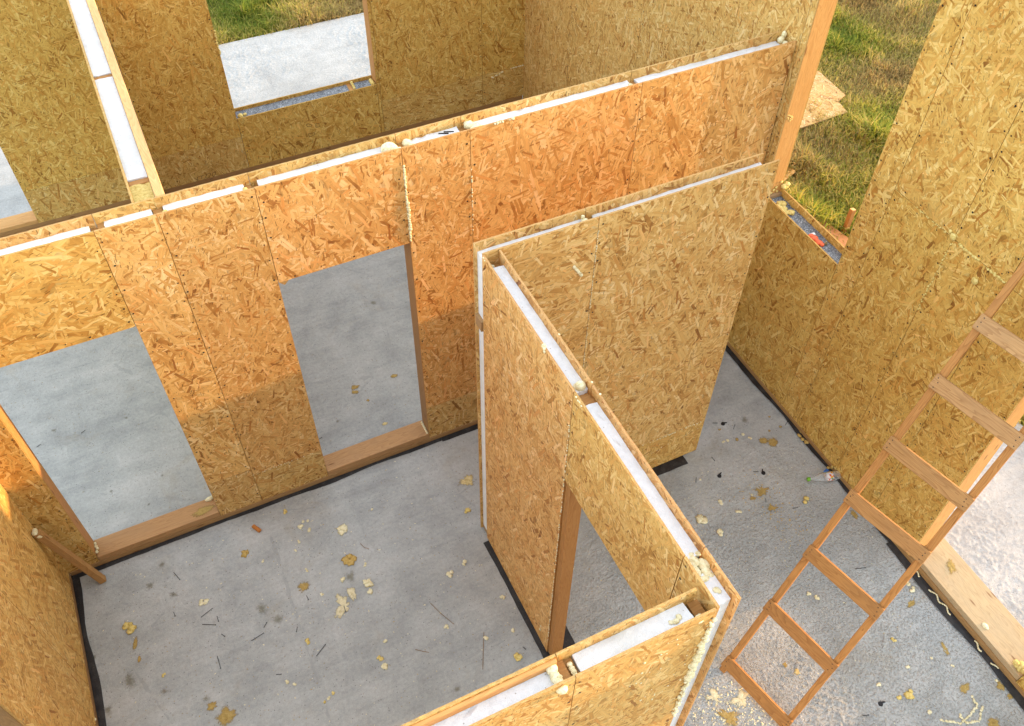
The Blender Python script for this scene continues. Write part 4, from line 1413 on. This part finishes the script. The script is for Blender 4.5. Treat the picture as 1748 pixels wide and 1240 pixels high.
for a in [(588, 1036, 34, 38, M_SPLATC, .3, .005, .9), (600, 1012, 20, 26, M_SPLATC, .2, .006, .5), (598, 985, 24, 28, M_STAIN, 0, .003, .5), (520, 1002, 22, 18, M_SPLATO, 0, .002, .7),
          (222, 1162, 28, 36, M_STAIN, .5, .0015, .15), (277, 964, 16, 14, M_STAIN, 0, .0015, .2), (388, 1223, 42, 32, M_SPLATO, .2, .003, .5), (362, 1206, 22, 14, M_SPLATO, .4, .003, .6),
          (161, 1122, 13, 12, M_STAIN, 0, .0015, .2), (184, 1212, 22, 18, M_STAIN, 0, .001, .6), (281, 1181, 20, 14, M_STAIN, 0, .001, .7), (352, 1193, 18, 12, M_STAIN, 0, .001, .4),
          (447, 1039, 24, 30, M_STAIN, .5, .001, .5), (475, 1058, 26, 22, M_STAIN, 0, .001, .6), (256, 1000, 26, 18, M_STAIN, .3, .001, .6), (297, 1015, 20, 12, M_STAIN, 0, .001, .6),
          (231, 1099, 11, 26, M_SPLATO, .1, .002, .25), (238, 1125, 8, 14, M_SPLATO, .2, .002, .4), (798, 822, 32, 26, M_SPLATY, 0, .003, .7), (800, 872, 14, 10, M_SPLATC, 0, .006, .5),
          (780, 1177, 16, 14, M_STAIN, 0, .001, .5), (1319, 756, 26, 22, M_SPLATO, 0, .003, .15), (1303, 753, 24, 18, M_SPLATO, .2, .002, .3), (1271, 718, 22, 20, M_STAIN, 0, .002, .25),
          (1258, 751, 9, 8, M_SPLATO, 0, .003, .2), (1332, 729, 8, 7, M_SPLATO, 0, .003, .2), (1313, 712, 6, 5, M_SPLATO, 0, .002, .2), (1313, 736, 6, 5, M_SPLATO, 0, .002, .2), (1228, 734, 9, 5, M_SPLATO, .3, .002, .5),
          (1647, 1176, 28, 16, M_SPLATO, .5, .003, .3), (1613, 1108, 11, 26, M_SPLATO, .2, .002, .5), (1696, 1236, 30, 18, M_SPLATO, .3, .003, .4), (1708, 1172, 16, 18, M_SPLATO, 0, .002, .5),
          (1725, 1190, 14, 10, M_SPLATO, 0, .002, .5), (1555, 1031, 24, 11, M_SPLATO, .6, .004, .4), (1458, 879, 12, 22, M_SPLATO, .3, .004, .3), (1300, 838, 26, 20, M_SPLATO, 0, .001, .9),
          (1318, 866, 22, 14, M_SPLATO, 0, .001, .9), (1285, 850, 16, 10, M_SPLATO, 0, .001, .9), (606, 662, 18, 12, M_SPLATO, 0, .003, .4), (606, 670, 20, 10, M_SPLATO, 0, .003, .4), (672, 642, 18, 10, M_SPLATO, .3, .003, .4),
          (637, 518, 18, 12, M_STAIN, 0, .003, .4), (628, 684, 8, 6, M_SPLATO, 0, .003, .4), (576, 720, 8, 10, M_STAIN, 0, .002, .4), (657, 724, 12, 7, M_SPLATY, .3, .003, .4), (92, 735, 12, 8, M_STAIN, 0, .002, .4),
          (215, 714, 9, 7, M_STAIN, 0, .002, .4), (190, 839, 9, 8, M_STAIN, 0, .002, .4), (254, 862, 7, 6, M_STAIN, 0, .002, .3), (277, 812, 8, 7, M_STAIN, 0, .002, .3),
          (1360, 1148, 12, 12, M_SPLATY, 0, .006, .5), (1340, 1135, 9, 11, M_SPLATO, 0, .002, .6), (1265, 1195, 40, 24, M_SPLATC, .8, .003, .9), (1245, 1225, 30, 30, M_SPLATO, .8, .003, .9), (1218, 1190, 24, 20, M_SPLATC, .5, .003, .9)]:
    st(*a)


def scrap(u, v, w, mat, label, group, n=4, flat=.45, elong=(1, 1), ang=0):
    n = n + rng.randint(-1, 2); flat *= rng.uniform(.5, 1.3); elong = (rng.uniform(.7, 1.5), rng.uniform(.5, 1.1)); ang = rng.uniform(0, 3.1)
    p = on_z(u, v, 0)
    k = (Vector((0, 0, H)) - p).length / FPX
    r_ = w * k / 2
    z_ = floor_z(p.x, p.y) + .001
    ls = []
    for i in range(n):
        a = rng.uniform(0, 6.28)
        dx, dy = math.cos(a) * r_ * .55 * elong[0], math.sin(a) * r_ * .55 * elong[1]
        q = Vector((dx * math.cos(ang) - dy * math.sin(ang), dx * math.sin(ang) + dy * math.cos(ang), 0))
        rr = r_ * rng.uniform(.42, .68)
        ls.append(((p.x + q.x, p.y + q.y, z_ + rr * flat * .75), rr, (1, 1, flat)))
    o = blob('foam_scrap', ls, mat, None, 2, .75)
    return tag(o, label, 'foam scrap', group)


G1 = 'foam crumbs on the floor of the room in front of the doorways'
L1 = 'small pale foam crumb on the floor of the room with nails'
scrap(585, 905, 19, M_FOAM, 'largest flat white oval foam flake on the floor of the room with nails', None, 6, .2)
scrap(597, 956, 20, M_FOAMO, 'three-pointed tan foam scrap on the floor near the white oval flake', None, 5, .3)
scrap(220, 1073, 17, M_FOAMY, 'knobbly yellow foam scrap on the floor near the black wall strip', None, 5, .5)
scrap(418, 945, 14, M_FOAMO, 'ochre foam scrap on the floor between the wood chip and the nails', None, 4, .3)
for (u, v, w) in [(583, 989, 13), (628, 997, 15), (513, 900, 9), (521, 890, 10), (528, 905, 7), (509, 925, 7), (505, 940, 6), (347, 1028, 12), (525, 1097, 10), (555, 1200, 7), (561, 1192, 7), (568, 1184, 6), (769, 980, 13), (792, 962, 11),
                  (798, 874, 12), (829, 1090, 9), (877, 1077, 8), (884, 1122, 14), (648, 1125, 10), (657, 1138, 11), (660, 1097, 8), (762, 1072, 9), (858, 1021, 8), (637, 870, 6), (486, 874, 8), (448, 958, 6), (280, 1153, 6), (490, 1165, 7), (503, 1168, 6),
                  (623, 964, 7), (632, 1010, 10), (524, 973, 7), (550, 1014, 6)]:
    scrap(u, v, w, M_FOAM if rng.random() < .75 else M_FOAMY, L1, G1, 3, .45)
G2 = 'foam crumbs on the floor around the ladder'
L2 = 'pale foam crumb on the rough floor around the ladder'
scrap(1198, 887, 17, M_FOAM, 'crumpled cream foam scrap on the floor beside the corner partition', None, 6, .6)
for (u, v, w, m) in [(1230, 858, 9, M_FOAM), (1261, 875, 8, M_FOAM), (1229, 910, 11, M_FOAM), (1375, 855, 11, M_FOAMY), (1245, 1142, 8, M_FOAM), (1500, 1171, 9, M_FOAM), (1552, 1184, 16, M_FOAMY), (1534, 1190, 9, M_FOAMY), (1525, 1093, 7, M_FOAMY),
                      (1380, 1015, 8, M_FOAM), (1395, 1020, 9, M_FOAM), (1555, 1006, 12, M_FOAM), (1549, 997, 8, M_FOAM), (1281, 845, 7, M_FOAM), (1242, 752, 6, M_FOAM), (1235, 755, 6, M_FOAM), (1268, 742, 6, M_FOAM), (1280, 748, 6, M_FOAM), (1587, 1217, 7, M_FOAM),
                      (1548, 1138, 7, M_FOAM), (1590, 1122, 6, M_FOAM), (1626, 1138, 6, M_FOAM), (1195, 818, 5, M_FOAM), (1700, 1160, 6, M_FOAM)]:
    scrap(u, v, w, m, L2, G2, 3, .45)


def worm(pts, r_, label, group=None):
    ls = []
    for (u0, v0), (u1, v1) in zip(pts[:-1], pts[1:]):
        n = max(2, int(math.hypot(u1 - u0, v1 - v0) / 2.2))
        for i in range(n):
            p = on_z(u0 + (u1 - u0) * i / n + rng.uniform(-1, 1), v0 + (v1 - v0) * i / n + rng.uniform(-1, 1), 0)
            rr = r_ * rng.uniform(.6, 1.3)
            ls.append(((p.x, p.y, floor_z(p.x, p.y) + rr * .55), rr, (1, 1, .75)))
    o = blob('foam_strand', ls, M_FOAM, None, 1, .3)
    return tag(o, label, 'foam scrap', group)


worm([(1605, 1230), (1640, 1236), (1655, 1222), (1668, 1205), (1657, 1188)], .009, 'tangled cream foam strand on the floor by the doorway sill, lying curled at one end')
worm([(1638, 1222), (1650, 1235), (1672, 1232), (1676, 1208), (1678, 1205)], .009, 'short cream foam strand hooked beside a tangled one near the doorway sill')
worm([(1195, 800), (1198, 806), (1199, 812)], .004, 'thin curled foam thread on the floor by the free-standing partition end')

# loose sawdust, splinters and tiny crumbs: nobody could count them
V, F = [], []


def crumb(x, y, z, r_):
    b = len(V)
    a = rng.uniform(0, 6.28); el = rng.uniform(.5, 2.6)
    for k in range(4):
        t = a + k * math.pi / 2
        rr = r_ * (el if k % 2 == 0 else 1) * rng.uniform(.7, 1.2)
        V.append((x + math.cos(t) * rr, y + math.sin(t) * rr, z + .0005))
    V.append((x, y, z + r_ * .9))
    for k in range(4):
        F.append([b + k, b + (k + 1) % 4, b + 4])


def crumbs(name, n, fn, mat, label, r0, r1):
    global V, F
    V, F = [], []
    for i in range(n):
        x, y = fn()
        crumb(x, y, floor_z(x, y, .008) if (1.62 < x < 4.37) else 0.0, rng.uniform(r0, r1))
    o = mesh_obj(name, V, F, mat)
    return tag(o, label, 'debris', kind='stuff')


crumbs('foam_crumbs', 420, lambda: (rng.uniform(-1.45, 1.42), rng.uniform(1.4, 4.32)), M_FOAM, 'fine pale foam crumbs strewn over the floor between the partitions', .0015, .005)
crumbs('sawdust', 260, lambda: (rng.uniform(-1.45, 1.42), rng.uniform(1.4, 4.32)), M_FOAMO, 'fine tan sawdust and chips on the room floor', .0015, .004)


def cl():
    c = on_z(*rng.choice([(1300, 835), (1318, 868), (1285, 845), (1330, 890), (1360, 900)]), 0)
    return c.x + rng.gauss(0, .09), c.y + rng.gauss(0, .09)


crumbs('bark_crumbs', 220, cl, M_FOAMO, 'brown crumbs scattered on the floor beyond the corner partition', .002, .006)


def cl2():
    c = on_z(*rng.choice([(1225, 1180), (1265, 1200), (1245, 1225), (1210, 1215), (1290, 1235)]), 0)
    return c.x + rng.gauss(0, .10), c.y + rng.gauss(0, .08)


crumbs('plaster_crumbs', 330, cl2, M_FOAM, 'pale crumbs strewn at the foot of the ladder', .002, .007)

crumbs('grit', 1500, lambda: (rng.uniform(1.66, 4.28), 3.1 - abs(rng.gauss(0, 1.3))), M_FOAM, 'fine pale grit strewn over the rough floor around the ladder', .0012, .0038)
crumbs('floor_dust', 700, lambda: (rng.uniform(1.66, 4.28), 3.1 - abs(rng.gauss(0, 1.3))), M_FOAMO, 'fine tan dust and chips over the rough floor around the ladder', .0012, .0034)

# nails and pegs
GN = 'nails scattered on the room floor'
LN = 'dark steel nail lying loose on the grey floor of the room'
nails = [(302, 984, 16, 50), (353, 1047, 25, -38), (357, 1067, 23, 2), (298, 1049, 7, 70), (372, 1057, 9, 75), (381, 1085, 7, 35), (374, 1131, 22, 75), (453, 1068, 10, -60), (440, 1088, 25, -32), (507, 1075, 9, 100), (548, 1111, 25, -52), (476, 1152, 9, -5),
         (525, 1021, 8, 65), (589, 1041, 11, 72), (177, 1235, 12, 85), (66, 762, 8, -35), (142, 738, 8, -35), (547, 749, 5, -30), (895, 1107, 6, 40)]


def nail(u, v, L, ang, label, group):
    a = R(ang)
    p0 = on_z(u - math.cos(a) * L / 2, v - math.sin(a) * L / 2, 0); p1 = on_z(u + math.cos(a) * L / 2, v + math.sin(a) * L / 2, 0)
    p0.z = p1.z = max(floor_z(p0.x, p0.y), floor_z(p1.x, p1.y)) + .0055 + (.006 if (u, v) == (589, 1041) else 0)
    d = (p1 - p0).normalized()
    bm = bmesh.new()
    Ln = (p1 - p0).length
    r1 = bmesh.ops.create_cone(bm, cap_ends=True, segments=6, radius1=.0022, radius2=.0020, depth=Ln)
    bmesh.ops.create_cone(bm, cap_ends=True, segments=8, radius1=.0046, radius2=.0046, depth=.002, matrix=Matrix.Translation((0, 0, Ln / 2)))
    q = d.to_track_quat('Z', 'Y').to_matrix().to_4x4(); q.translation = (p0 + p1) / 2
    bm.transform(q)
    o = bm_obj('nail', bm, M_STEEL)
    return tag(o, label, 'nail', group)


NL = {(302, 984): 'dark nail on the floor lying below the first doorway sill', (374, 1131): 'long dark nail on the floor pointing along the left wall',
      (548, 1111): 'long dark nail lying apart on the floor in front of the corner partition', (589, 1041): 'dark nail stuck on the big cream foam patch on the floor',
      (353, 1047): 'long slanting dark nail next to a level one on the room floor', (357, 1067): 'long level dark nail below a slanting one on the room floor',
      (66, 762): 'dark nail on the floor behind the first doorway, beside its lit jamb', (547, 749): 'tiny dark nail on the floor behind the second doorway',
      (177, 1235): 'dark nail on the floor close to the black strip of the left wall', (440, 1088): 'long slanting dark nail beside faint olive stains on the floor'}
for a in nails:
    lab = NL.get((a[0], a[1]))
    if lab:
        nail(*a, lab, None)
    else:
        nail(*a, 'short dark steel nail lying loose on the grey floor of the room', GN)
for a in [(1220, 723, 8, 0), (1217, 784, 8, 50), (1188, 820, 8, 92), (1290, 806, 8, 0), (1342, 724, 7, -60), (1357, 868, 8, -8), (1307, 855, 6, 85), (1253, 730, 8, -70), (1468, 971, 18, -5), (1477, 1222, 10, -4)]:
    nail(*a, 'short dark nail on the floor between the partitions and the gable wall', 'nails on the floor by the gable wall')


def peg(u, v):
    p = on_z(u, v, 0)
    bm = bmesh.new()
    bmesh.ops.create_cone(bm, cap_ends=True, segments=12, radius1=.019, radius2=.015, depth=.012, matrix=Matrix.Translation((0, 0, .006)))
    bmesh.ops.create_cone(bm, cap_ends=True, segments=8, radius1=.007, radius2=.004, depth=.03, matrix=Matrix.Translation((.022, .008, .006)) @ Matrix.Rotation(1.5, 4, 'Y'))
    bm.transform(Matrix.Translation((p.x, p.y, floor_z(p.x, p.y) - .001)) @ Matrix.Rotation(rng.uniform(-.6, 1.2), 4, 'Z'))
    o = bm_obj('plug', bm, M_STEEL)
    return tag(o, 'round black plug with a stub lying on the floor near the gable wall', 'plug', 'black plugs on the floor')


for a in [(1234, 724), (1228, 813), (1303, 808), (1503, 1202)]:
    peg(*a)
wc = on_z(438, 902, .012)
o = beam('wood_chip', wc + Vector((-.022, .035, 0)), wc + Vector((.02, -.04, 0)), .03, .02, M_WOOD, None, (1, .3, 0), (.9, .6, .35), .004)
tag(o, 'small split wood chip lying on the floor below the second doorway', 'wood chip')
for (pts, lab) in [([(735, 1030), (752, 1047), (775, 1066)], 'long thin dry straw on the floor of the room'), ([(826, 1080), (825, 1112), (824, 1143)], 'straight thin straw on the floor beside the doorway partition'),
                   ([(709, 1109), (721, 1112), (732, 1114)], 'short bent twig on the floor in front of the corner partition'), ([(615, 928), (622, 935), (630, 937)], 'tiny curved twig on the floor beside the tan foam scrap')]:
    P3 = [on_z(u, v, .003) for u, v in pts]
    bm = bmesh.new()
    for a, b in zip(P3[:-1], P3[1:]):
        d = b - a
        q = d.normalized().to_track_quat('Z', 'Y').to_matrix().to_4x4(); q.translation = (a + b) / 2
        bmesh.ops.create_cone(bm, cap_ends=True, segments=5, radius1=.0022, radius2=.0018, depth=d.length * 1.02, matrix=q)
    tag(bm_obj('straw', bm, M_OLD, None, 0, (.7, .6, .5)), lab, 'straw')

# ---------------------------------------------------------------- plastic bottle by the gable wall
b0 = on_z(1376, 823, 0); b1 = on_z(1431, 815, 0)
b0.z = b1.z = .045
ax = (b1 - b0); BL = ax.length; ax.normalize()
Bo = thing('plastic_bottle', 'crushed clear plastic bottle with green cap at the foot of the gable wall', 'bottle', (b0.x, b0.y, 0))
zc = floor_z((b0.x + b1.x) / 2, (b0.y + b1.y) / 2, .05)


def lathe(name, prof, mat, n=18, dent=0.0):
    V, F = [], []
    side = ax.cross(Vector((0, 0, 1))).normalized(); up = side.cross(ax)
    for i, (t, r_) in enumerate(prof):
        for k in range(n):
            a = 2 * math.pi * k / n
            rr = r_ * (1 - dent * max(0, noise.noise(Vector((t * 14, math.cos(a) * 1.2, math.sin(a) * 1.2)))))
            V.append(b0 + ax * t + side * math.cos(a) * rr + up * math.sin(a) * rr * (1 - dent * .5) + Vector((0, 0, zc - .006)))
    for i in range(len(prof) - 1):
        for k in range(n):
            a = i * n + k; b = i * n + (k + 1) % n
            F.append([a, b, b + n, a + n])
    F.append(list(range(n))[::-1]); F.append([(len(prof) - 1) * n + k for k in range(n)])
    return mesh_obj(name, V, F, mat, Bo, smooth=True)


lathe('bottle_body', [(.02, .012), (.05, .014), (.075, .022), (.11, .034), (.14, .041), (.17, .040), (.2, .041), (BL - .03, .041), (BL - .01, .038), (BL, .028)], M_CLEAR, dent=.35)
lathe('cap', [(.0, .0155), (.004, .0165), (.022, .0165), (.024, .015)], M_GREEN)
lathe('bottle_label', [(.165, .0405), (.17, .0418), (.215, .0418), (.22, .0405)], M_LABEL, dent=.3)
bs = on_z(1430, 811, 0)
o = splat('plastic_scrap', (bs.x - .05, bs.y + .06), .045, .03, .4, M_BLUE, None, .008, .5, floor_z(bs.x, bs.y) + .002)
tag(o, 'small blue plastic scrap beside the bottle at the wall foot', 'plastic scrap')

# ---------------------------------------------------------------- orange item and bolt on the window sill
zs = WZ - .062
G = thing('utility_knife', 'small orange plastic tool with a white end lying on the grey window sill', 'tool', tuple(on_z(1393, 412, zs)))
cs = [on_z(1384, 405, zs), on_z(1389, 409, zs), on_z(1393, 413, zs), on_z(1397, 417, zs), on_z(1402, 420, zs)]
sq = [(1.2, 1, .6), (1.3, .9, .6), (1, 1.1, .6), (1.3, .9, .6), (1, 1, .6)]
blob('handle', [(c + Vector((0, 0, .014)), .026 if k % 2 else .021, sq[k]) for k, c in enumerate(cs)], M_ORANGE, G, 2, .3)
bw = on_z(1385, 403, zs)
box('tip', (bw.x - .02, bw.y - .012, zs + .004), (bw.x + .03, bw.y + .014, zs + .018), M_WHITE, G, 0, None, .003)
bb = on_z(1409, 418, zs)
bm = bmesh.new()
bmesh.ops.create_cone(bm, cap_ends=True, segments=6, radius1=.014, radius2=.013, depth=.016, matrix=Matrix.Translation((bb.x, bb.y, zs + .008)))
bmesh.ops.create_cone(bm, cap_ends=True, segments=8, radius1=.006, radius2=.006, depth=.03, matrix=Matrix.Translation((bb.x, bb.y, zs + .016)))
tag(bm_obj('bolt', bm, mat_plain('worn_brass', (.35, .30, .16), .35, .5, .8)), 'small metal bolt beside the orange tool on the window sill', 'bolt')

# ---------------------------------------------------------------- things lying outside on the grass
def flat_board(name, pix, z, label, tint, tilt=0.0, lift=None):
    P3 = [on_z(u, v, z) for u, v in pix]
    n = len(P3)
    c = sum(P3, Vector()) / n
    V = []
    for k, p in enumerate(P3):
        dz = tilt * (p - c).dot(Vector((.7, .7, 0)))
        V.append((p.x, p.y, z + dz))
    V += [(v[0], v[1], v[2] - .012) for v in V]
    area = sum(P3[i].x * P3[(i + 1) % n].y - P3[(i + 1) % n].x * P3[i].y for i in range(n))
    A = list(range(n))
    if area < 0: A = A[::-1]
    F = [A, [a + n for a in A[::-1]]]; fm = [0, 0]
    for i in range(n):
        a, b = A[i], A[(i + 1) % n]
        F.append([b, a, a + n, b + n]); fm.append(1)
    ou = rng.uniform(-30, 30)
    uvs = [(V[i][0] + ou, V[i][1] + ou) for f in F for i in f]
    o = mesh_obj(name, V, F, [M_OSB, M_EDGE], None, fm, uvs, False, tint)
    return tag(o, label, 'offcut')


flat_board('board_offcut', [(1330, 170), (1396, 122), (1443, 163), (1424, 178), (1350, 205)], -.035, 'weathered board offcut on the grass, lying partly under another offcut', (.92, .88, .95), .02)
flat_board('board_offcut', [(1330, 165), (1402, 143), (1447, 192), (1372, 216), (1325, 226)], -.012, 'pale board offcut on the grass, lying on top of a weathered one', (1.0, .98, 1.05), .02)
flat_board('board_offcut', [(1320, 300), (1352, 285), (1358, 294), (1335, 312), (1322, 318)], -.03, 'little triangular board offcut on the grass just outside the window slot', (1.1, 1.0, .9), .02)
sb = on_z(1440, 402, -.1); stp = sb + Vector((.03, .05, .62))
u_, v_ = 1456, 358
stp = Vector((0, 0, H)) + Vector(ray(u_, v_)) * 1.0
rr_ = Vector(ray(u_, v_)); t_ = (.30 - H) / rr_.z
stp = Vector((0, 0, H)) + rr_ * t_
S_ = thing('stake', 'short wooden stake with a pale cut top driven into the grass', 'stake', (sb.x, sb.y, -.15))
sb2 = Vector((stp.x - .02, stp.y - .02, -.2))
beam('post', sb2, stp, .055, .05, M_OLD, S_, (1, 0, 0), (.8, .62, .42))
beam('cut_top', stp + Vector((0, 0, -.001)), stp + Vector((.001, .001, .006)), .05, .046, M_WOOD, S_, (1, 0, 0), (1.5, 1.5, 1.5))
pa = on_z(1392, 378, .02); pb = on_z(1450, 420, .02)
o = beam('plank', pa + (pa - pb) * .6, pb + (pb - pa) * .8, .14, .04, M_OLD, None, (1, -1, 0), (1.3, .92, .72))
o.location.z = .0
tag(o, 'reddish brown plank lying on the apron edge outside the window slot', 'plank')
